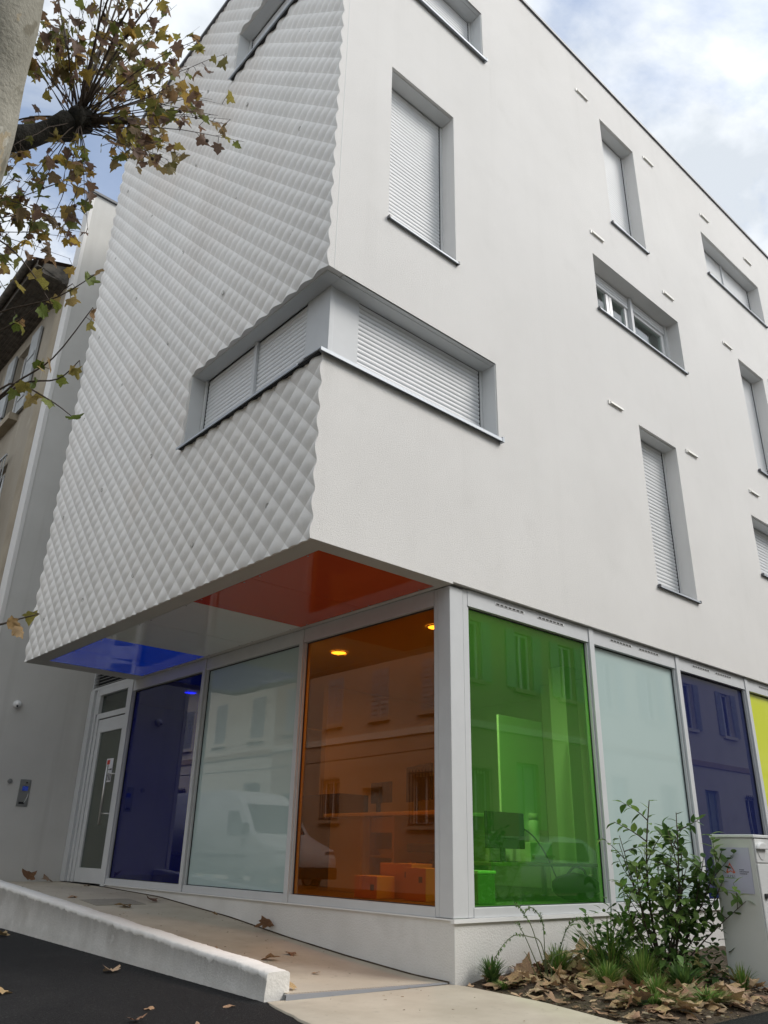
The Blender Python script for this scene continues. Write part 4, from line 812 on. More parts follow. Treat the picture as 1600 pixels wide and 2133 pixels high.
def leaf_mat4(p, s, rnd, hang=.55):
    yaw = rnd.uniform(0, 2 * math.pi); tilt = rnd.gauss(-hang * 1.4, .55); roll = rnd.gauss(0, .6)
    return Matrix.Translation(p) @ Matrix.Rotation(yaw, 4, 'Z') @ Matrix.Rotation(tilt, 4, 'X') @ Matrix.Rotation(roll, 4, 'Y') @ Matrix.Diagonal((s, s, s, 1))
def shoot(a, b, r0, nleaf, seed, t0=.35, sz=(.05, .10)):
    rnd = random.Random(seed); a, b = Vector(a), Vector(b); L = (b - a).length
    side = (b - a).cross(Vector((0, 0, 1))); side = side.normalized() if side.length > 1e-4 else Vector((1, 0, 0))
    bow = side * rnd.uniform(-.08, .08) * L + Vector((0, 0, rnd.uniform(.02, .12) * L))
    pts = [a.lerp(b, t) + bow * math.sin(math.pi * t) + .012 * mnoise.noise_vector(a.lerp(b, t) * 9) for t in [i / 7 for i in range(8)]]
    tw.tube(pts, [r0 * (1 - .75 * i / 7) for i in range(8)], 5)
    for k in range(nleaf):
        t = t0 + (1 - t0) * (k + rnd.random()) / nleaf; i = min(int(t * 7), 6); p = pts[i].lerp(pts[i + 1], t * 7 - i)
        q = p + Vector((rnd.uniform(-1, 1), rnd.uniform(-1, 1), rnd.uniform(-.9, .5))).normalized() * rnd.uniform(.03, .10)
        tw.tube([p, p.lerp(q, .5) + Vector((0, 0, .01)), q], [.0022, .002, .002], 4, cap=False)
        LEAVES.append((q, rnd.uniform(*sz), rnd.random()))
    if rnd.random() < .3:
        p = pts[5]; q = p + Vector((rnd.uniform(-.1, .1), rnd.uniform(-.1, .1), -.09)); tw.tube([p, q], .0018, 4, cap=False)
        BALLS.append(q)
    return pts
BALLS = []
for i, e in enumerate(SHOOTS):
    e = KN + (Vector(e) - KN) * (1.0 + .16 * rnd.random())
    d = (Vector(e) - KN).normalized(); st = KN + d * .09 + Vector((rnd.uniform(-.05, .05), rnd.uniform(-.05, .05), rnd.uniform(-.04, .04)))
    shoot(st, e, rnd.uniform(.0028, .006), rnd.choice((6, 6, 7, 8)), 100 + i, rnd.choice((.2, .35, .45, .5)))
HUB = Vector((-4.33, 0.62, 4.25))
for i, e in enumerate(LOWER):
    st = HUB + Vector((rnd.uniform(-.1, .1), rnd.uniform(-.1, .1), rnd.uniform(-.1, .3))) if i % 3 else KN
    shoot(st, e, rnd.uniform(.004, .007), rnd.choice((6, 7, 8)), 700 + i, .30)
tw.tube([(-4.46, .2, 3.9), HUB - Vector((0, 0, .05)), HUB + Vector((.02, -.02, .2))], [.035, .03, .02], 8)
tw.tube([KN, KN + Vector((.16, -.12, .02)), KN + Vector((.30, -.24, .03))], [.04, .028, .022], 8)
main_n = len(LEAVES)
LEAF_MAIN = LEAVES[:]; LEAVES = []
for i, e in enumerate(OUTER):
    st = Vector((-4.6, -.4, 5.4)) if e[0] < -4.3 else KN
    shoot(st, e, .011, 9, 300 + i)
LEAF_OUT = LEAVES[:]; LEAVES = []
for i, s in enumerate(SPRIGS):
    tw.tube([(-4.42, .3, max(s[0][2] - .15, 1.2) + .1)] + smooth_path(s, 4), [.011] + [.0085 - .006 * k / 13 for k in range(13)], 5)
    pth = smooth_path(s, 4); rs = random.Random(500 + i)
    for k in range((6, 4, 6, 5, 3, 5, 6)[i]):
        t = rs.uniform(.45, 1.0) if k else 1.0
        p = pth[min(int(t * 12), 12)]; q = p + Vector((rs.uniform(-1, 1), rs.uniform(-1, 1), rs.uniform(-1, .3))).normalized() * .05
        tw.tube([p, q], .002, 4, cap=False); LEAVES.append((q, rs.uniform(.06, .105) if i != 4 else rs.uniform(.06, .09), rs.random()))
LEAF_SPRIG = LEAVES[:]
part('twigs', tw, 'twig', TREE)['kind'] = 'stuff'
bl = MB()
for q in BALLS:
    vv = [q + Vector((math.sin(math.pi * (j + .5) / 5) * math.cos(2 * math.pi * k / 8), math.sin(math.pi * (j + .5) / 5) * math.sin(2 * math.pi * k / 8), math.cos(math.pi * (j + .5) / 5))) * .014 for j in range(5) for k in range(8)]
    bl.add(vv, [(j * 8 + k, j * 8 + (k + 1) % 8, (j + 1) * 8 + (k + 1) % 8, (j + 1) * 8 + k) for j in range(4) for k in range(8)], True)
part('seed_balls', bl, 'twig', TREE)['kind'] = 'stuff'
LV_G = [mk(*plane_leaf(s, c, d), 'leaf', 'gleaf') for s, c, d in ((11, .3, .4), (12, .9, .3), (13, -.2, .6))]
og = org_of(TREE); rnd = random.Random(77)
LEAF_MAIN.sort(key=lambda l: (l[0] - CAM).length / l[1])
nsp = len(LEAF_SPRIG)
for l in LEAF_SPRIG:
    o = bpy.data.objects.new('leaf', rnd.choice(LV_G)); COL.objects.link(o); o.parent = TREE; o.matrix_local = Matrix.Translation(-og) @ leaf_mat4(l[0], l[1], rnd, .5)
for l in LEAF_MAIN[:300 - nsp]:
    o = bpy.data.objects.new('leaf', rnd.choice(LV_T)); COL.objects.link(o); o.parent = TREE; o.matrix_local = Matrix.Translation(-og) @ leaf_mat4(l[0], l[1], rnd)
mb = MB()
for l in LEAF_MAIN[300 - nsp:] + LEAF_OUT:
    vs, fs = plane_leaf(rnd.randint(20, 60), rnd.uniform(-.3, 1.2), rnd.uniform(0, .8)); m4 = leaf_mat4(l[0], l[1], rnd); mb.add([m4 @ Vector(v) for v in vs], fs, True)
part('crown', mb, 'tleaf_i', TREE)['kind'] = 'stuff'

# ------------------------------------------------------------------ shrub in the bed
def ovate(seed):
    rnd = random.Random(seed); L = 9; vs = []; 
    for i in range(L):
        t = i / (L - 1); w = .30 * math.sin(math.pi * min(1, t ** .8)) ** .9 * (1 - .25 * t)
        z = -.18 * t * t + .02 * math.sin(9 * t + seed)
        vs += [(-w, t, z + .22 * w), (0, t, z), (w, t, z + .22 * w)]
    fs = []
    for i in range(L - 1):
        a = i * 3; fs += [(a, a + 1, a + 4, a + 3), (a + 1, a + 2, a + 5, a + 4)]
    return vs, fs
SL = [mk(*ovate(s), 'leaf', 'sleaf') for s in (1, 2, 3)]
SHB = thing('leafy_shrub', 'bushy green leaved shrub growing against the frosted pane', 'shrub', (1.38, -.82, -.40))
st = MB(); SLEAF = []; rnd = random.Random(21); b0 = Vector((1.38, -.82, -.42))
def stem(a, b, r, seed, nl, t0=.3, bow=.1):
    rs = random.Random(seed); a, b = Vector(a), Vector(b); sd_ = Vector((rs.uniform(-1, 1), rs.uniform(-1, 1), .3)) * bow
    pts = [a.lerp(b, t) + sd_ * math.sin(math.pi * t) * (b - a).length for t in [i / 8 for i in range(9)]]
    st.tube(pts, [r * (1 - .7 * i / 8) for i in range(9)], 6)
    for k in range(nl):
        t = t0 + (1 - t0) * (k + .4 * rs.random()) / max(1, nl - .6); t = min(t, 1.0); i = min(int(t * 8), 7); p = pts[i].lerp(pts[i + 1], t * 8 - i); SLEAF.append((p, (pts[i + 1] - pts[i]).normalized(), k, t))
    return pts
mains = [((1.10, -.98, .88), .013, 13), ((1.42, -1.02, .80), .012, 13), ((1.72, -.86, .62), .011, 11), ((.92, -.92, .40), .009, 9), ((1.72, -.62, .46), .010, 9), ((1.22, -.60, .62), .010, 9), ((1.52, -1.16, .48), .009, 9), ((1.34, -1.10, .40), .009, 9), ((1.60, -1.25, .30), .007, 8), ((1.62, -1.42, .18), .007, 9), ((1.55, -1.30, .52), .008, 10), ((1.02, -.72, .56), .008, 10), ((1.26, -1.02, .66), .009, 11), ((1.55, -.95, .70), .009, 11), ((1.66, -1.05, .45), .008, 9), ((.86, -.82, .22), .007, 8), ((1.10, -1.12, .22), .007, 8)]
for i, (e, r, nl) in enumerate(mains):
    pts = stem(b0 + Vector((rnd.uniform(-.05, .05), rnd.uniform(-.05, .05), 0)), e, r, 40 + i, nl, .42, .07)
    for k in range(5):
        p = pts[3 + k]; d = Vector((rnd.uniform(-1, 1), rnd.uniform(-1, 1), rnd.uniform(.2, 1))).normalized() * rnd.uniform(.14, .30)
        stem(p, p + d, r * .45, 90 + i * 7 + k, rnd.randint(6, 8), .2, .08)
part('stems', st, 'twig', SHB)['kind'] = 'stuff'
og = org_of(SHB); lm = MB(); cnt = 0
def leaf_at(p, d, k, rs, s):
    ang = k * 2.4 + rs.uniform(-.5, .5); a = d.orthogonal().normalized(); bvec = d.cross(a); out = (a * math.cos(ang) + bvec * math.sin(ang)); dirn = (out * 1.0 + d * .5 + Vector((0, 0, rs.uniform(-.35, .25)))).normalized()
    nrm = (Vector((0, 0, 1)) - dirn * dirn.z).normalized(); xax = dirn.cross(nrm)
    m = Matrix((xax, dirn, nrm)).transposed().to_4x4(); return Matrix.Translation(p) @ m @ Matrix.Diagonal((s, s, s, 1))
rs = random.Random(9); rs.shuffle(SLEAF); SLEAF.sort(key=lambda l: (l[0] - CAM).length)
for i, (p, d, k, t) in enumerate(SLEAF):
    s = rs.uniform(.065, .11); m4 = leaf_at(p, d, k, rs, s)
    if i < 300:
        o = bpy.data.objects.new('leaf', rs.choice(SL)); COL.objects.link(o); o.parent = SHB; o.matrix_local = Matrix.Translation(-og) @ m4
    else:
        vs, fs = ovate(i); lm.add([m4 @ Vector(v) for v in vs], fs, True)
for k in range(950):          # small low leaves at the foot
    p = Vector((rs.uniform(.98, 1.66), rs.uniform(-1.22, -.25), 0)); p.z = bed_z(p.x, p.y) + abs(rs.gauss(.0, .22)); 
    if p.x > 1.62 and p.y < -1.1: continue
    m4 = Matrix.Translation(p) @ Matrix.Rotation(rs.uniform(0, 6.3), 4, 'Z') @ Matrix.Rotation(rs.uniform(-.7, .9), 4, 'X') @ Matrix.Diagonal((1, 1, 1, 1)) @ Matrix.Scale(rs.uniform(.05, .10), 4)
    vs, fs = ovate(k % 7); lm.add([m4 @ Vector(v) for v in vs], fs, True)
part('low_foliage', lm, 'sleaf_i', SHB)['kind'] = 'stuff'

SHB.location += Vector((.09, -.05, 0))
# wiry arching plant close to the corner, and one beside it
def wiry(name, label, paths, loc, seed, rleaf=(.014, .026)):
    t = thing(name, label, 'plant', loc); rs = random.Random(seed); lf = MB()
    for pth, t0 in paths:
        sp_ = smooth_path(pth, 6); m = MB().tube(sp_, [.0045 - .003 * i / len(sp_) for i in range(len(sp_))], 5); part('stem', m, 'twig_g', t)
        n = len(sp_)
        for i in range(int(n * t0), n - 1):
            for k in range(3):
                p = sp_[i].lerp(sp_[i + 1], rs.random()); d = (sp_[i + 1] - sp_[i]).normalized(); m4 = leaf_at(p, d, rs.randint(0, 9), rs, rs.uniform(*rleaf)); vs, fs = ovate(k); lf.add([m4 @ Vector(v) for v in vs], fs, True)
    part('leaves', lf, 'sleaf_i', t)['kind'] = 'stuff'; return t
wiry('wiry_plant', 'thin arching stems with tiny leaves below the green pane', [
    ([(.66, -.35, -.40), (.555, -.35, -.187), (.47, -.36, -.04), (.392, -.36, .044), (.312, -.37, .107), (.274, -.37, .12)], .45),
    ([(.39, -.36, .05), (.481, -.35, .09), (.593, -.34, .038), (.634, -.34, -.029), (.65, -.34, -.10)], .1),
    ([(.647, -.36, -.40), (.575, -.36, -.156), (.409, -.37, -.101), (.243, -.38, -.088), (.133, -.38, -.136), (.051, -.38, -.193), (.023, -.38, -.26)], .4),
    ([(.62, -.33, -.40), (.434, -.34, -.134), (.356, -.35, -.052), (.32, -.35, -.009)], .6),
    ([(.683, -.3, -.40), (.692, -.3, -.166), (.686, -.3, -.034), (.658, -.3, .05)], .75),
    ([(.617, -.4, -.40), (.66, -.4, -.25), (.704, -.4, -.161)], .9), ([(.47, -.4, -.40), (.38, -.4, -.25), (.323, -.4, -.193)], .95)], (.64, -.35, -.40), 5)
wiry('arching_plant', 'single hooped stem with dense tiny leaves in front of the plinth', [
    ([(.868, -.3, -.40), (.868, -.3, -.263), (.945, -.3, -.127), (1.051, -.3, -.036), (1.184, -.3, -.012), (1.314, -.3, -.037), (1.439, -.3, -.112), (1.563, -.3, -.206), (1.62, -.3, -.30)], .12),
    ([(.63, -.4, -.40), (.646, -.4, -.267), (.799, -.4, -.227), (.983, -.4, -.234), (1.166, -.4, -.296), (1.30, -.4, -.38)], 1.0)], (.87, -.3, -.40), 6, (.018, .032))
# grass tufts and weeds
def tuft(label, loc, n, h, spread, seed, mat='grass', w=.004, name='grass_tuft'):
    rs = random.Random(seed); m = MB(); loc = Vector(loc); loc.z = bed_z(loc.x, loc.y)
    for k in range(n):
        a = rs.uniform(0, 6.283); b_ = loc + Vector((math.cos(a), math.sin(a), 0)) * rs.uniform(0, spread * .35); hh = h * rs.uniform(.45, 1.05); lean = rs.uniform(.15, 1.0) * spread
        d = Vector((math.cos(a), math.sin(a), 0)); sd_ = Vector((-d.y, d.x, 0)); pts = [b_ + d * lean * (t ** 1.8) + Vector((0, 0, hh * (t - .35 * t * t * (lean / max(spread, .01))))) for t in (0, .3, .6, .85, 1)]
        vs = []
        for i, p in enumerate(pts): ww = w * (1 - (i / 4) ** 2) + .0004; vs += [p - sd_ * ww, p + sd_ * ww]
        m.add(vs, [(2 * i, 2 * i + 1, 2 * i + 3, 2 * i + 2) for i in range(4)], True)
    o = solo(name, m, mat, label, 'grass', tuple(loc)); o['group'] = 'weeds in the planting bed'; return o
tuft('green grass tuft growing among the wiry stems', (.80, -.34, 0), 200, .24, .15, 1)
tuft('low blue green weed at the building corner', (.28, -.12, 0), 190, .20, .13, 2, 'sleaf_i', .006, 'weed_clump')
tuft('small mossy tuft by the pavement edge near the corner', (.20, -.30, 0), 90, .06, .10, 3)
tuft('bright short grass tuft in front of the hooped stem', (.70, -.84, 0), 220, .19, .17, 4)
tuft('long bladed sedge clump left of the shrub', (1.16, -.56, 0), 130, .52, .42, 5, w=.0055)
tuft('yellow green grass clump below the shrub', (.95, -.98, 0), 240, .34, .18, 6)
tuft('dark broad leaved weed in front of the shrub foot', (1.00, -1.25, 0), 110, .22, .16, 7, 'sleaf_i', .013, 'weed_clump')
tuft('thin grass at the foot of the cabinet', (1.50, -1.44, 0), 110, .19, .12, 8)
tuft('low grass along the road side of the bed', (.75, -1.55, 0), 200, .10, .26, 9)
tuft('mossy grass at the bottom edge of the picture', (.35, -1.42, 0), 200, .09, .26, 10)
tuft('grass blades behind the round blue grey leaf', (.55, -1.32, 0), 120, .20, .13, 11)
dk = thing('dock_plant', 'weed with two upright blue grey paddle leaves at the bed edge', 'plant', (.22, -1.40, bed_z(.22, -1.40)))
for a, s, tl in ((.3, .13, 1.25), (2.6, .10, .75), (4.2, .08, .4)):
    vs, fs = ovate(3); m4 = Matrix.Translation((.22, -1.40, bed_z(.22, -1.40))) @ Matrix.Rotation(a, 4, 'Z') @ Matrix.Rotation(tl, 4, 'X') @ Matrix.Diagonal((s * 1.2, s, s, 1)); m = MB().add([m4 @ Vector(v) for v in vs], fs, True); part('leaf', m, 'dock', dk)

# ------------------------------------------------------------------ fallen leaves
LV_D = [mk(*plane_leaf(s, c, d), 'fallen_leaf', 'dry') for s, c, d in ((31, .7, .5), (32, -.5, .3), (33, .3, -.4), (34, 1.1, .2), (35, -.3, -.2), (36, .1, .1))]
def fallen(p, s, yaw, tilt, roll, label, group=None, k=0):
    o = bpy.data.objects.new('fallen_leaf', LV_D[k % 6]); COL.objects.link(o)
    o.matrix_world = Matrix.Translation(p) @ Matrix.Rotation(yaw, 4, 'Z') @ Matrix.Rotation(tilt, 4, 'X') @ Matrix.Rotation(roll, 4, 'Y') @ Matrix.Diagonal((s, s, s, 1))
    o['label'] = label; o['category'] = 'leaf'
    if group: o['group'] = group
single = [((.0, 2.45), .19, 2.0, .9, 'large curled brown leaf propped against the plinth on the ramp'), ((-1.04, 1.64), .17, .6, .2, 'curled leaf on the ramp close behind the kerb wall'), ((-.71, 1.35), .14, 2.6, .1, 'flat tan leaf mid ramp, nearer the camera'), ((-.40, 1.45), .12, 1.2, .2, 'small brown leaf on the ramp below the orange pane'),
          ((-.28, 4.29), .15, .2, .2, 'brown leaf on the ramp outside the frosted pane'), ((-.69, 4.0), .20, 1.1, .15, 'dark crumpled leaf on the ramp beside the access cover'), ((-.94, 4.9), .16, 2.2, .1, 'dark leaf on the ramp near the door step'), ((-.55, 7.45), .26, 1.9, .9, 'big tan leaf upright against the foot of the grey wall'), ((-.25, 7.5), .18, .4, .3, 'brown leaf lying at the wall foot beside the door frame'), ((-.1, 6.6), .13, 2.9, .1, 'small leaf on the door threshold'),
          ((-.12, 3.2), .09, .8, .3, 'tiny leaf fragment along the plinth joint'), ((-.7, .74), .07, 2.2, .1, 'small dark twiggy leaf at the foot of the ramp'), ((-1.235, .27), .11, .5, .8, 'curled orange leaf at the end of the kerb wall')]
for i, ((x, y), s, yaw, tl, lab) in enumerate(single): fallen(Vector((x, y, ramp_z(y) + .012 + .03 * abs(tl))), s * .82, yaw, tl, .15, lab, None, i)
road = [((-1.78, 1.85), .16, .3, 'yellow leaf on the asphalt against the middle of the kerb wall'), ((-1.66, 5.3), .17, 1.9, 'leaf on the asphalt by the kerb at the left edge'), ((-1.75, 4.9), .16, 2.6, 'pale leaf on the asphalt, third from the left edge'), ((-1.70, 4.55), .18, .9, 'leaf on the asphalt touching the kerb, rightmost of the left group'), ((-1.95, 4.5), .15, 1.4, 'leaf at the far left below the kerb group'), ((-1.75, .22), .10, .2, 'small pale leaf on the asphalt near the kerb end'), ((-2.2, -.22), .13, 1.1, 'leaf cut by the bottom edge of the picture'),
        ((-2.66, 1.55), .15, .5, 'yellow tan leaf alone at the left edge of the asphalt'), ((-2.14, .52), .09, 2.2, 'dark small leaf in the middle of the asphalt'), ((-2.36, .26), .10, 2.9, 'greenish thin leaf low on the asphalt')]
for i, ((x, y), s, yaw, lab) in enumerate(road): fallen(Vector((x, y, road_z(x, y) + .010)), s * .82, yaw, .06, .08, lab, None, i + 1)
rs = random.Random(4); placed = 0; bl_label = 'dry brown plane leaf in the litter of the planting bed'
while placed < 285:
    x, y = rs.uniform(-.1, 1.9), -.06 - 1.62 * rs.random() ** 1.25
    if x < edge_b(y) + .14 or (x > 1.60 and y < -1.15): continue
    if x < .5 and y < -.35 and rs.random() < .45: continue
    up = rs.random() < .22
    fallen(Vector((x, y, bed_z(x, y) + rs.uniform(.012, .045) + (.02 if up else 0))), rs.choice((rs.uniform(.05, .09), rs.uniform(.07, .13), rs.uniform(.10, .165))), rs.uniform(0, 6.28), rs.uniform(.4, 1.2) if up else rs.gauss(0, .18), rs.gauss(0, .22), bl_label, 'leaf litter in the planting bed', rs.randint(0, 5)); placed += 1
# smaller broken leaves below them, one mass
m = MB()
for k in range(420):
    x, y = rs.uniform(-.1, 2.2), -.05 - 1.7 * rs.random()
    if x < edge_b(y) + .06 or (x > 1.60 and y < -1.15): continue
    vs, fs = plane_leaf(rs.randint(1, 90), rs.uniform(-.5, .9), rs.uniform(-.3, .6)); nf = rs.randint(9, 22); q_ = rs.randint(0, 21)
    sz_ = rs.uniform(.05, .14); m4 = Matrix.Translation((x, y, bed_z(x, y) + rs.uniform(.004, .02))) @ Matrix.Rotation(rs.uniform(0, 6.3), 4, 'Z') @ Matrix.Rotation(rs.gauss(0, .15), 4, 'X') @ Matrix.Rotation(rs.gauss(0, .15), 4, 'Y') @ Matrix.Scale(sz_, 4)
    m.add([m4 @ Vector(v) for v in vs], [fs[(q_ + i) % len(fs)] for i in range(nf)], True)
M['dry_i'] = leafmat('dry_leaf_mass', [(0.36, 0.23, 0.14), (0.22, 0.12, 0.075), (0.46, 0.32, 0.20), (0.28, 0.16, 0.10), (0.50, 0.38, 0.25)], 0.1, 'island')
o = link('leaf_litter', m.mesh('leaf_litter'), 'dry_i'); o['kind'] = 'stuff'; o['label'] = 'bed of broken brown leaves under the whole ones'; o['category'] = 'leaf litter'
# fine debris
m = MB()
for k in range(2600):
    x, y = rs.uniform(-.3, 2.6), rs.uniform(-1.8, -.02)
    if x < edge_b(y) - .03 + abs(rs.gauss(0, .05)): continue
    s = rs.uniform(.006, .022); m4 = Matrix.Translation((x, y, bed_z(x, y) + .004)) @ Matrix.Rotation(rs.uniform(0, 6.3), 4, 'Z') @ Matrix.Rotation(rs.gauss(0, .5), 4, 'X')
    m.add([m4 @ Vector(v) for v in ((-s, -s * .3, 0), (s, -s * .25, 0), (s * .8, s * .35, .002), (-s * .7, s * .3, .003))], [(0, 1, 2, 3)])
for k in range(160):
    y = rs.uniform(-1.6, 7.2)
    if y > .2: x = rs.uniform(-1.3, -.02); z = ramp_z(y)
    else: x = rs.uniform(edge_a(y) + .1, edge_b(y)); z = -0.43
    s = rs.uniform(.004, .013); m4 = Matrix.Translation((x, y, z + .004)) @ Matrix.Rotation(rs.uniform(0, 6.3), 4, 'Z')
    m.add([m4 @ Vector(v) for v in ((-s, -s * .3, 0), (s, -s * .25, 0), (s * .8, s * .35, .003), (-s * .7, s * .3, .002))], [(0, 1, 2, 3)])
o = link('litter', m.mesh('litter'), 'litter'); o['kind'] = 'stuff'; o['label'] = 'crumbled leaf fragments and twigs on soil and paving'; o['category'] = 'litter'

# ------------------------------------------------------------------ utility cabinet
cb = thing('utility_cabinet', 'white metal utility cabinet with a paper notice at the right edge', 'cabinet', (1.95, -1.42, -.44))
part('body', MB().box(1.70, 2.45, -1.575, -1.24, -.44, .615), 'cab', cb, bevel=.006)
part('lid', MB().box(1.69, 2.46, -1.592, -1.23, .617, .640), 'cab_f', cb, bevel=.005)
part('door', MB().box(1.712, 2.44, -1.586, -1.576, -.40, .432), 'cab_f', cb, bevel=.003)
part('top_panel', MB().box(1.712, 2.44, -1.586, -1.576, .440, .610), 'cab_f', cb, bevel=.003)
lk = MB(); pts = [(1.80 + .085 * math.cos(t), .535 + .05 * math.sin(t)) for t in [math.pi * i / 12 for i in range(13)]]
lk.prism(pts + [(1.72, .527), (1.88, .527)][::-1][:0], 'y', -1.612, -1.5865); part('lock_cover', lk, 'pvc', cb, bevel=.006)
part('lock_recess', MB().prism([(1.80 + .06 * math.cos(t), .53 + .07 * math.sin(t)) for t in [math.pi + math.pi * i / 12 for i in range(13)]], 'y', -1.590, -1.5865), 'lining', cb)
part('handle', MB().box(1.742, 1.79, -1.60, -1.5865, .19, .225), 'blackp', cb, bevel=.004)
nt = thing('paper_notice', 'lilac laminated sheet with small arrowhead logo taped to the cabinet side', 'notice', (1.698, -1.43, .22))
part('sheet', MB().box(1.694, 1.6985, -1.536, -1.306, .220, .545), 'paper_l', nt)
lg = [(-1.371, .437), (-1.333, .366), (-1.345, .358), (-1.371, .374), (-1.395, .358), (-1.408, .366)]
mo = MB(); c = (-1.371, .392)
inn = [(c[0] + (p[0] - c[0]) * .62, c[1] + (p[1] - c[1]) * .62) for p in lg]; n = len(lg)
mo.add([(1.6930, *p) for p in lg] + [(1.6930, *p) for p in inn], [(i, (i + 1) % n, n + (i + 1) % n, n + i) for i in range(n)]); part('logo', mo, 'orink', nt)
def text_mesh(txt, size, mat, parent, loc, name='lettering'):
    cu = bpy.data.curves.new('t', 'FONT'); cu.body = txt; cu.size = size; cu.space_character = 1.35; ob = bpy.data.objects.new('t', cu); COL.objects.link(ob)
    bpy.context.view_layer.update(); me_ = bpy.data.meshes.new_from_object(ob.evaluated_get(bpy.context.evaluated_depsgraph_get())); bpy.data.objects.remove(ob)
    me_.name = name; me_.materials.clear(); me_.materials.append(M[mat])
    for v in me_.vertices: v.co = Vector((0, -v.co.x, v.co.y))
    o = link(name, me_, None, parent); o.location = Vector(loc) - org_of(parent); return o
text_mesh('APEI', .026, 'ink', nt, (1.6928, -1.338, .330))
ln = MB()
for z, w in ((.386, .035), (.372, .07), (.358, .05)):
    x = 0
    while x < w: ww = rs.uniform(.004, .010); ln.box(1.6925, 1.6932, -1.443 - x - ww, -1.443 - x, z - .003, z + .003); x += ww + .003
part('print_lines', ln, 'ink', nt)

# ------------------------------------------------------------------ inside the office
def light_disc(x, y, lab, watts):
    t = thing('downlight', lab, 'ceiling light', (x, y, 2.55), 'recessed ceiling lights')
    part('lamp_disc', MB().tube([(x, y, 2.556), (x, y, 2.548)], .085, 24), 'lamp', t); r = MB()
    a = [(x + .085 * math.cos(k * .2618), y + .085 * math.sin(k * .2618), 2.549) for k in range(24)]; b_ = [(x + .105 * math.cos(k * .2618), y + .105 * math.sin(k * .2618), 2.556) for k in range(24)]
    r.add(a + b_, [(k, (k + 1) % 24, 24 + (k + 1) % 24, 24 + k) for k in range(24)], True); part('trim_ring', r, 'pvc', t)
    ld = bpy.data.lights.new('downlight_lamp', 'AREA'); ld.shape = 'DISK'; ld.size = .16; ld.energy = watts; ld.color = (1, .92, .78)
    lo = bpy.data.objects.new('downlight_lamp', ld); COL.objects.link(lo); lo.parent = t; lo.location = (0, 0, -.012)
light_disc(.72, 2.46, 'round lit downlight seen through the orange pane', 5); light_disc(.70, .86, 'round lit downlight half hidden by the corner post', 9); light_disc(.80, 6.05, 'round lit downlight seen through the blue pane', 1.5)
dsk = thing('reception_desk', 'laminate reception desk with open shelves behind the orange pane', 'desk', (1.1, 1.9, .06))
part('side_panel', MB().box(1.02, 1.06, 2.22, 2.86, .062, .80), 'desk', dsk, bevel=.004); part('top', MB().box(.95, 1.75, 1.05, 2.90, .801, .835), 'desk', dsk, bevel=.004)
part('divider', MB().box(1.02, 1.6, 2.18, 2.215, .062, .80), 'desk', dsk); part('divider', MB().box(1.02, 1.6, 1.80, 1.83, .062, .80), 'desk', dsk); part('back_panel', MB().box(1.62, 1.65, 1.05, 2.86, .062, .80), 'desk', dsk); part('shelf', MB().box(1.04, 1.6, 1.835, 2.175, .40, .425), 'desk', dsk); part('drawer_front', MB().box(1.02, 1.04, 1.835, 2.16, .64, .79), 'desk', dsk)
ppr = MB()
for k in range(5): ppr.box(1.1, 1.4, 1.87 + .01 * k, 2.1 + .008 * k, .4255 + k * .012, .435 + k * .012)
solo('paper_stack', ppr, 'paper', 'stack of papers on the desk shelf behind the orange pane', 'paper', (1.25, 2.0, .4255))
def monitor(lab, x, y, w, h, rz, zb):
    t = thing('monitor', lab, 'monitor', (x, y, zb)); t.rotation_euler = (0, 0, rz)
    for nm, m in (('screen', MB().box(-w / 2, w / 2, -.02, .02, .12, .12 + h)), ('stand', MB().box(-.03, .03, .021, .05, .012, .3)), ('foot', MB().box(-.12, .12, -.06, .12, 0, .011))): bev(link(nm, m.mesh(nm), 'blackp', t), .005)
monitor('smaller dark monitor on the reception desk', 1.35, 2.38, .40, .22, math.radians(80), .835); monitor('large dark monitor at the right end of the reception desk', 1.30, 1.72, .62, .36, math.radians(70), .835)
for k, (c_, h_) in enumerate((('redink', .30), ('ink', .31), ('paper', .29), ('board', .31), ('ink', .30), ('carton', .29))):
    bo = solo('binder', MB().box(1.10, 1.38, 1.46 + k * .055, 1.507 + k * .055, .0625, .0625 + h_), c_, ['red', 'first black', 'grey', 'white', 'second black', 'tan'][k] + ' office binder standing under the reception desk', 'binder', (1.24, 1.48 + k * .055, .0625), 'binders under the reception desk', bevel=.004)
cbl = smooth_path([(1.86, .80, .70), (1.95, .74, .62), (2.02, .66, .46), (2.06, .60, .30), (2.10, .55, .14)], 6)
solo('power_cable', MB().tube(cbl, .007, 6), 'blackp', 'thin dark cable hanging from the monitor behind the green pane', 'cable', (1.86, .80, .70))
solo('wall_poster', MB().box(1.895, 1.899, 2.9, 3.5, 1.2, 2.0), 'paper', 'pale poster on the inner wall behind the orange pane', 'poster', (1.897, 3.2, 1.2)) if False else None
def carton(lab, x0, x1, y0, y1, z1):
    t = thing('carton', lab, 'carton', ((x0 + x1) / 2, (y0 + y1) / 2, .06)); part('box', MB().box(x0, x1, y0, y1, .062, z1), 'carton', t, bevel=.004); part('tape', MB().box(x0 - .001, x1 + .001, (y0 + y1) / 2 - .025, (y0 + y1) / 2 + .025, z1 + .0005, z1 + .0015), 'paper', t); part('printed_marks', MB().box(x0 - .0015, x0 - .0005, y0 + .04, y0 + .09, z1 - .12, z1 - .07), 'ink', t)
carton('small orange lit carton in front of the desk', .40, .62, 1.34, 1.66, .25); carton('taller carton behind the small one near the orange glass', .68, .95, 1.18, 1.62, .36); carton('low carton beside the corner post', .55, .8, .86, 1.12, .33)
ch = thing('office_chair', 'dark office chair behind the reception desk', 'chair', (1.5, 1.35, .06))
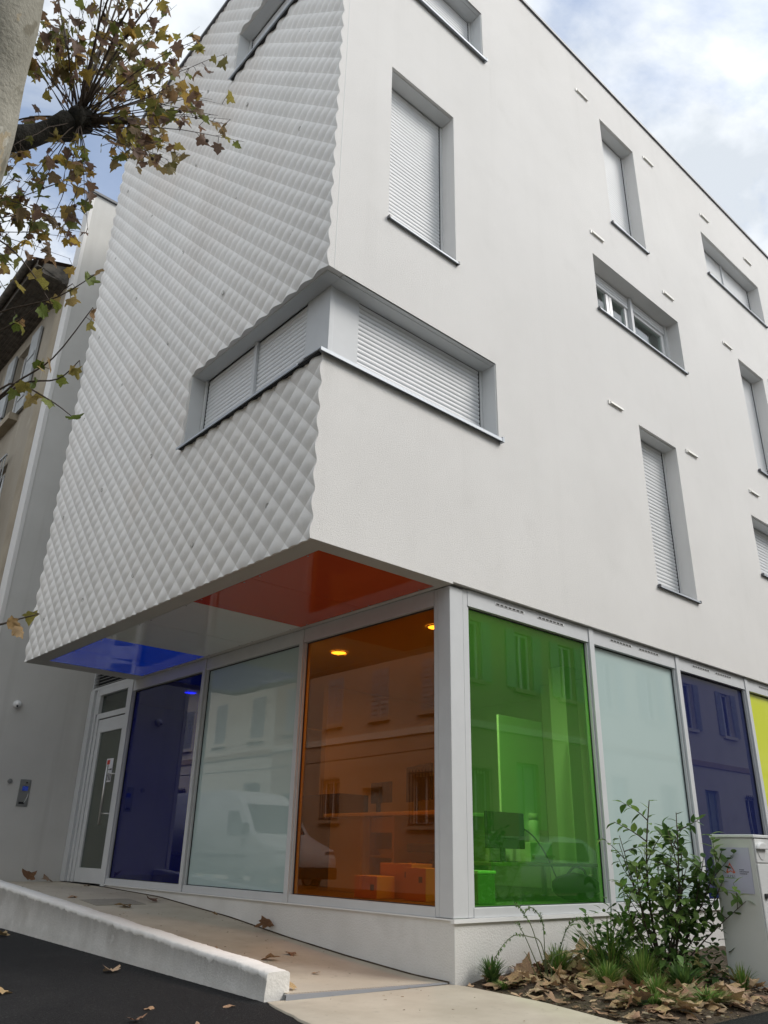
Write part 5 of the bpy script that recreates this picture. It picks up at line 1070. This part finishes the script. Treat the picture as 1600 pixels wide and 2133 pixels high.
part('seat', MB().box(.95, 1.35, 1.12, 1.55, .46, .54), 'cloth', ch, bevel=.02); part('backrest', MB().box(1.36, 1.42, 1.14, 1.53, .60, .78), 'cloth', ch, bevel=.02); part('column', MB().cyl((1.15, 1.33, .12), (1.15, 1.33, .46), .03), 'blackp', ch)
for k in range(5): part('leg', MB().tube([(1.15, 1.33, .13), (1.15 + .28 * math.cos(k * 1.2566), 1.33 + .28 * math.sin(k * 1.2566), .08)], .018, 6), 'blackp', ch)
solo('dark_cupboard', MB().box(1.5, 1.95, 3.3, 4.1, .062, 1.1), 'cloth', 'dark cupboard left of the reception desk', 'cupboard', (1.7, 3.7, .06), bevel=.006)
solo('white_column', MB().box(3.02, 3.25, 1.02, 1.25, .062, 2.555), 'board', 'white square column inside behind the green pane', 'column', (3.13, 1.13, .06), bevel=.004)
solo('partition_panel', MB().box(1.76, 2.50, .99, 1.02, .70, 1.83), 'board', 'white upright screen panel behind the green pane', 'panel', (2.1, 1.0, .7), bevel=.006)
d2 = thing('work_desk', 'white work desk behind the green pane', 'desk', (1.6, .9, .06)); M['oak'] = surf('dark_oak', (0.20, 0.15, 0.10), (0.28, 0.21, 0.14), 6, 0.6); part('top', MB().box(1.15, 2.9, .62, 1.4, .36, .39), 'oak', d2, bevel=.004)
for x in (1.2, 2.82): part('leg', MB().box(x, x + .04, .66, .70, .062, .359), 'steel', d2); part('leg', MB().box(x, x + .04, 1.32, 1.36, .062, .359), 'steel', d2)
monitor('black monitor seen from behind through the green pane', 1.55, .78, .60, .33, math.radians(4), .29 + .10)
pr_ = thing('printer', 'white printer with stacked tray on the desk', 'printer', (2.2, .95, .39)); part('case', MB().box(1.98, 2.34, .82, 1.15, .391, .58), 'pvc', pr_, bevel=.01); part('tray', MB().box(2.0, 2.32, .78, .819, .44, .46), 'desk', pr_)
bt = thing('water_bottle', 'pale bottle standing on the printer behind the green pane', 'bottle', (2.22, .95, .58)); part('bottle', MB().tube([(2.22, .95, .581), (2.22, .95, .78), (2.22, .95, .80)], [.055, .055, .04], 16), 'pvc', bt); part('cap', MB().tube([(2.22, .95, .801), (2.22, .95, .86)], .05, 16), 'desk', bt)
bg = MB(); bv = []
for j in range(9):
    for k in range(14):
        th_, ph = math.pi * (j + .3) / 8.6, 2 * math.pi * k / 14; d = Vector((math.sin(th_) * math.cos(ph) * .34, math.sin(th_) * math.sin(ph) * .13, math.cos(th_) * .12)); bv.append(Vector((2.15, .42, .19)) + d * (1 + .15 * mnoise.noise(d * 9)))
bg.add(bv, [(j * 14 + k, j * 14 + (k + 1) % 14, (j + 1) * 14 + (k + 1) % 14, (j + 1) * 14 + k) for j in range(8) for k in range(14)], True)
bag = thing('black_bag', 'slumped black bag on the floor behind the green pane', 'bag', (2.15, .42, .06)); part('body', bg, 'cloth', bag); part('strap', MB().tube(smooth_path([(2.0, .42, .28), (2.12, .41, .36), (2.28, .42, .34), (2.34, .43, .27)], 5), .012, 6), 'cloth', bag)
bn = thing('waste_bin', 'small pale box bin in the corner behind the green pane', 'bin', (.9, .5, .06)); part('bin', MB().box(.70, .92, .38, .58, .062, .30), 'steel_d', bn, bevel=.01); part('rim', MB().box(.69, .93, .37, .59, .301, .325), 'pvc', bn, bevel=.005)

# ------------------------------------------------------------------ across the streets (seen mirrored in the panes)
def house_row(name, label, wallmat, shutmat, axis, plane, a0, a1, ztop, sgn, wins, zb=-1.2, door=None):
    """street house whose front lies in axis = plane; sgn = direction of its front"""
    P = (lambda d, a, z: (plane - sgn * d, a, z)) if axis == 'x' else (lambda d, a, z: (a, plane - sgn * d, z))
    def bx(m, d0, d1, b0, b1, z0, z1):
        p, q = P(d0, b0, z0), P(d1, b1, z1); return m.box(min(p[0], q[0]), max(p[0], q[0]), min(p[1], q[1]), max(p[1], q[1]), z0, z1)
    t = thing(name, label, 'house', P(0, (a0 + a1) / 2, zb))
    m = MB(); cells(sorted({a0, a1} | {v for w in wins for v in w[:2]}), sorted({zb, ztop} | {v for w in wins for v in w[2:4]}), [w[:4] for w in wins], lambda a, z: P(0, a, z), m)
    for w in wins:
        c = [(w[0], w[2]), (w[1], w[2]), (w[1], w[3]), (w[0], w[3])]
        for i in range(4): p, q = c[i], c[(i + 1) % 4]; m.quad(P(0, *p), P(0, *q), P(.2, *q), P(.2, *p))
    m.quad(P(0, a0, zb), P(8, a0, zb), P(8, a0, ztop), P(0, a0, ztop)); m.quad(P(0, a1, zb), P(8, a1, zb), P(8, a1, ztop), P(0, a1, ztop)); m.quad(P(8, a0, zb), P(8, a1, zb), P(8, a1, ztop), P(8, a0, ztop))
    part('wall', m, wallmat, t)
    m = MB(); pr = [(-.5, ztop), (4, ztop + 1.4), (8.4, ztop), (8.4, ztop - .12), (-.5, ztop - .12)]
    pa_, pb_ = [P(d, a0, z) for d, z in pr], [P(d, a1, z) for d, z in pr]; m.add(pa_ + pb_, [tuple(range(5)), tuple(range(5, 10))] + [(i, (i + 1) % 5, 5 + (i + 1) % 5, 5 + i) for i in range(5)]); part('roof', m, 'roof', t)
    for w in wins:
        kind = w[4]; m = MB(); bx(m, .12, .16, w[0], w[1], w[2], w[2] + .07); bx(m, .12, .16, w[0], w[1], w[3] - .07, w[3]); bx(m, .12, .16, w[0], w[0] + .07, w[2] + .07, w[3] - .07); bx(m, .12, .16, w[1] - .07, w[1], w[2] + .07, w[3] - .07); bx(m, .12, .16, (w[0] + w[1]) / 2 - .04, (w[0] + w[1]) / 2 + .04, w[2] + .07, w[3] - .07)
        wi = part('door' if kind == 'd' else 'window', m, 'shut_b' if kind == 'd' else 'pvc', t); m = MB(); bx(m, .165, .18, w[0], w[1], w[2], w[3]); part('pane', m, 'shut_b' if kind == 'd' else 'winglass', wi)
        if kind == 's':
            wd = (w[1] - w[0]) / 2
            for b0, b1 in ((w[0] - wd, w[0] - .02), (w[1] + .02, w[1] + wd)):
                m = MB(); bx(m, -.06, -.02, b0, b1, w[2], w[3])
                for k in range(7): bx(m, -.075, -.061, b0 + .05, b1 - .05, w[2] + .12 + k * (w[3] - w[2] - .2) / 7, w[2] + .2 + k * (w[3] - w[2] - .2) / 7)
                part('shutter', m, shutmat, t)
        if kind == 'c':
            for b0, b1 in ((w[0], (w[0] + w[1]) / 2 - .01), ((w[0] + w[1]) / 2 + .01, w[1])):
                m = MB(); bx(m, -.02, .03, b0, b1, w[2], w[3])
                for k in range(9): bx(m, -.035, -.021, b0 + .05, b1 - .05, w[2] + .1 + k * (w[3] - w[2] - .2) / 9, w[2] + .17 + k * (w[3] - w[2] - .2) / 9)
                part('shutter', m, shutmat, t)
        if kind == 'g':
            m = MB()
            for k in range(8): bx(m, -.1, -.08, w[0] + k * (w[1] - w[0]) / 7 - .01, w[0] + k * (w[1] - w[0]) / 7 + .01, w[2] - .05, w[3] + .1)
            bx(m, -.11, -.07, w[0] - .05, w[1] + .05, w[2], w[2] + .04); bx(m, -.11, -.07, w[0] - .05, w[1] + .05, w[3], w[3] + .04); part('grille', m, 'iron', wi)
        if kind != 'd': m = MB(); bx(m, -.1, .12, w[0] - .1, w[1] + .1, w[2] - .12, w[2] - .001); part('sill', m, wallmat, wi)
    m = MB(); bx(m, -.05, -.001, a0, a1, 3.75, 3.95); part('string_course', m, 'cream' if wallmat != 'cream' else 'pink', t)
    return t
wl = []
for k, y in enumerate((2.0, 5.0, 8.6, 11.3, 14.0, 16.6)):
    pass
house_row('terraced_house', 'ochre terraced house with shutters mirrored in the orange pane', 'pink', 'shut_g', 'x', -12.0, 11.6, 20.6, 7.2, 1, [(12.0, 12.8, 4.4, 5.95, 'c'), (14.3, 15.1, 4.4, 5.95, 'c'), (16.65, 17.45, 4.4, 5.95, 'c'), (19.1, 19.9, 4.4, 5.95, 'c'), (16.6, 17.5, 1.4, 2.6, 'g'), (14.5, 15.5, -.9, 2.3, 'd'), (12.3, 13.2, 1.2, 2.6, 'g'), (18.8, 19.8, -.9, 2.3, 'd')])
house_row('terraced_house', 'pale terraced house mirrored in the frosted pane under the overhang', 'cream', 'shut_g', 'x', -12.3, 20.6, 34, 7.4, 1, [(a, a + .9, z, z + 1.6, 'c') for a in (21.8, 24.6, 27.4, 30.5) for z in (4.4,)] + [(a, a + .9, 1.2, 2.7, 'g') for a in (21.8, 27.4)] + [(24.5, 25.5, -.9, 2.3, 'd')])
house_row('terraced_house', 'cream corner house across the side street behind the camera', 'cream', 'shut_b', 'x', -12.2, -2, 11.6, 7.0, 1, [(a, a + .9, z, z + 1.6, 's') for a in (-.5, 2.6, 5.7, 8.9) for z in (4.3,)] + [(a, a + .9, 1.1, 2.6, 'g') for a in (2.6, 8.9)] + [(5.6, 6.6, -.9, 2.3, 'd')])
house_row('terraced_house', 'brown terraced house with grey green shutters mirrored in the green pane', 'pink', 'shut_b', 'y', -10.6, 8.0, 17.6, 9.0, 1, [(a, a + .85, 5.1, 6.85, 's') for a in (9.2, 11.6, 14.0, 16.2)] + [(9.6, 10.6, 1.0, 3.1, 'g'), (13.9, 14.9, -1.0, 2.95, 'd'), (11.8, 12.7, 1.0, 2.6, 'g')], -1.3)
house_row('terraced_house', 'grey terraced house with barred windows mirrored in the violet pane', 'cream', 'shut_g', 'y', -10.8, 17.6, 34, 9.2, 1, [(a, a + .85, 5.1, 6.85, 's') for a in (18.9, 21.6, 24.3, 27.4, 30.4)] + [(19.0, 20.0, -1.0, 2.95, 'd'), (22.0, 23.0, 1.0, 2.8, 'g'), (25.2, 26.2, -1.0, 2.9, 'd'), (28.4, 29.4, 1.0, 2.8, 'g')], -1.3)
house_row('terraced_house', 'cream terraced house across the street behind the camera', 'cream', 'shut_b', 'y', -10.7, -12, 8.0, 7.6, 1, [(a, a + .85, z, z + 1.7, 's') for a in (-10.6, -7.6, -4.6, -1.6, 1.4, 4.6) for z in (4.6,)] + [(a, a + .9, .9, 2.6, 'g') for a in (-4.5, 4.5)] + [(-.4, .6, -1.0, 2.6, 'd')], -1.3)
solo('overhead_cable', MB().tube([(-11.7, a, 3.15 + .02 * (abs(a - 20) ** 1.3) * .3) for a in range(11, 30)], .02, 6), 'iron', 'thin cable slung along the house fronts in the reflection', 'cable', (-11.7, 12, 3.2))

def wheel(parent, c, r, w, ax):
    d = Vector((w / 2, 0, 0)) if ax == 'x' else Vector((0, w / 2, 0)); c = Vector(c)
    t = part('wheel', MB().tube([c - d, c - d * .8, c + d * .8, c + d], [r * .93, r, r, r * .93], 24), 'tyre', parent); part('rim', MB().tube([c - d * 1.02, c + d * 1.02], r * .6, 18), 'hubm', t)
def loft(mb, secs):
    n = len(secs[0]); mb.add([p for s in secs for p in s], [(i * n + k, i * n + (k + 1) % n, (i + 1) * n + (k + 1) % n, (i + 1) * n + k) for i in range(len(secs) - 1) for k in range(n)] + [tuple(range(n))[::-1], tuple((len(secs) - 1) * n + k for k in range(n))], True)
# van: nose towards -Y, near side at x = -8
vz = road_z(-9, 15); van = thing('delivery_van', 'white high roofed delivery van mirrored in the frosted pane', 'van', (-9, 15.5, vz))
side = [(12.45, .42), (12.42, .75), (12.55, 1.05), (13.35, 1.28), (13.75, 1.45), (14.45, 2.25), (14.9, 2.55), (15.6, 2.66), (18.45, 2.66), (18.6, 2.5), (18.65, .45), (18.2, .35), (12.8, .35)]
secs = []
for dx_, k in ((-.0, .80), (.06, .93), (.16, 1.0), (1.84, 1.0), (1.94, .93), (2.0, .80)):
    cy, cz_ = 15.6, 1.3; secs.append([(-8.0 - dx_ - (.10 * clamp((z - 1.2) / 1.4, 0, 1) * (1 if dx_ < 1 else -1)), cy + (y - cy) * (.985 + .015 * k), vz + cz_ + (z - cz_) * (.93 + .07 * k)) for y, z in side])
m = MB(); loft(m, secs); part('body', m, 'vanp', van)
part('windscreen', MB().add([(-8.16, 13.72, vz + 1.45), (-9.84, 13.72, vz + 1.45), (-9.78, 14.42, vz + 2.25), (-8.24, 14.42, vz + 2.25)], [(0, 1, 2, 3)]), 'winglass', van)
part('side_window', MB().prism([(14.05, vz + 1.38), (15.05, vz + 1.38), (15.05, vz + 2.05), (14.55, vz + 2.05)], 'x', -8.035, -8.015), 'winglass', van)
part('headlight', MB().box(-8.35, -8.02, 12.5, 12.62, vz + .82, vz + 1.02), 'hubm', van, bevel=.03); part('headlight', MB().box(-9.98, -9.65, 12.5, 12.62, vz + .82, vz + 1.02), 'hubm', van, bevel=.03)
part('bumper', MB().box(-9.98, -8.02, 12.34, 12.5, vz + .32, vz + .62), 'blackp', van, bevel=.04); part('mirror', MB().box(-8.0, -7.8, 13.85, 13.97, vz + 1.4, vz + 1.72), 'blackp', van, bevel=.03)
part('rub_strip', MB().box(-8.02, -7.99, 13.9, 18.3, vz + .82, vz + .90), 'blackp', van)
for y in (13.35, 17.3):
    for x in (-8.15, -9.85): wheel(van, (x, y, vz + .34), .34, .22, 'x')
van.location.y += 1.7
# car: nose towards -X, near side at y = -7.4
cz0 = road_z(11.5, -8); car = thing('parked_car', 'silver hatchback mirrored in the lower half of the green pane', 'car', (11.4, -8.2, cz0))
side = [(9.45, .30), (9.38, .55), (9.5, .74), (10.25, .92), (10.55, .98), (11.15, 1.36), (11.8, 1.47), (12.6, 1.42), (13.1, 1.1), (13.2, .85), (13.18, .35), (12.9, .25), (9.7, .25)]
secs = []
for dy_, k in ((0, .75), (.05, .93), (.14, 1.0), (1.46, 1.0), (1.55, .93), (1.6, .75)):
    secs.append([(11.3 + (x - 11.3) * (.97 + .03 * k), -7.4 - dy_ - (.2 * clamp((z - .85) / .6, 0, 1) * (1 if dy_ < .8 else -1)), cz0 + .7 + (z - .7) * (.92 + .08 * k)) for x, z in side])
m = MB(); loft(m, secs); part('body', m, 'carp', car)
part('windscreen', MB().add([(10.54, -7.62, cz0 + 1.0), (10.54, -8.78, cz0 + 1.0), (11.10, -8.66, cz0 + 1.36), (11.10, -7.74, cz0 + 1.36)], [(0, 1, 2, 3)]), 'winglass', car)
part('side_window', MB().prism([(10.85, cz0 + .95), (12.7, cz0 + .95), (12.45, cz0 + 1.33), (11.3, cz0 + 1.33)], 'y', -7.50, -7.46), 'winglass', car)
for y in (-7.62, -8.6): part('headlight', MB().box(9.46, 9.75, y - .16, y + .1, cz0 + .62, cz0 + .74), 'hubm', car, bevel=.03)
for x in (10.15, 12.5):
    for y in (-7.5, -8.9): wheel(car, (x, y, cz0 + .30), .30, .18, 'y')
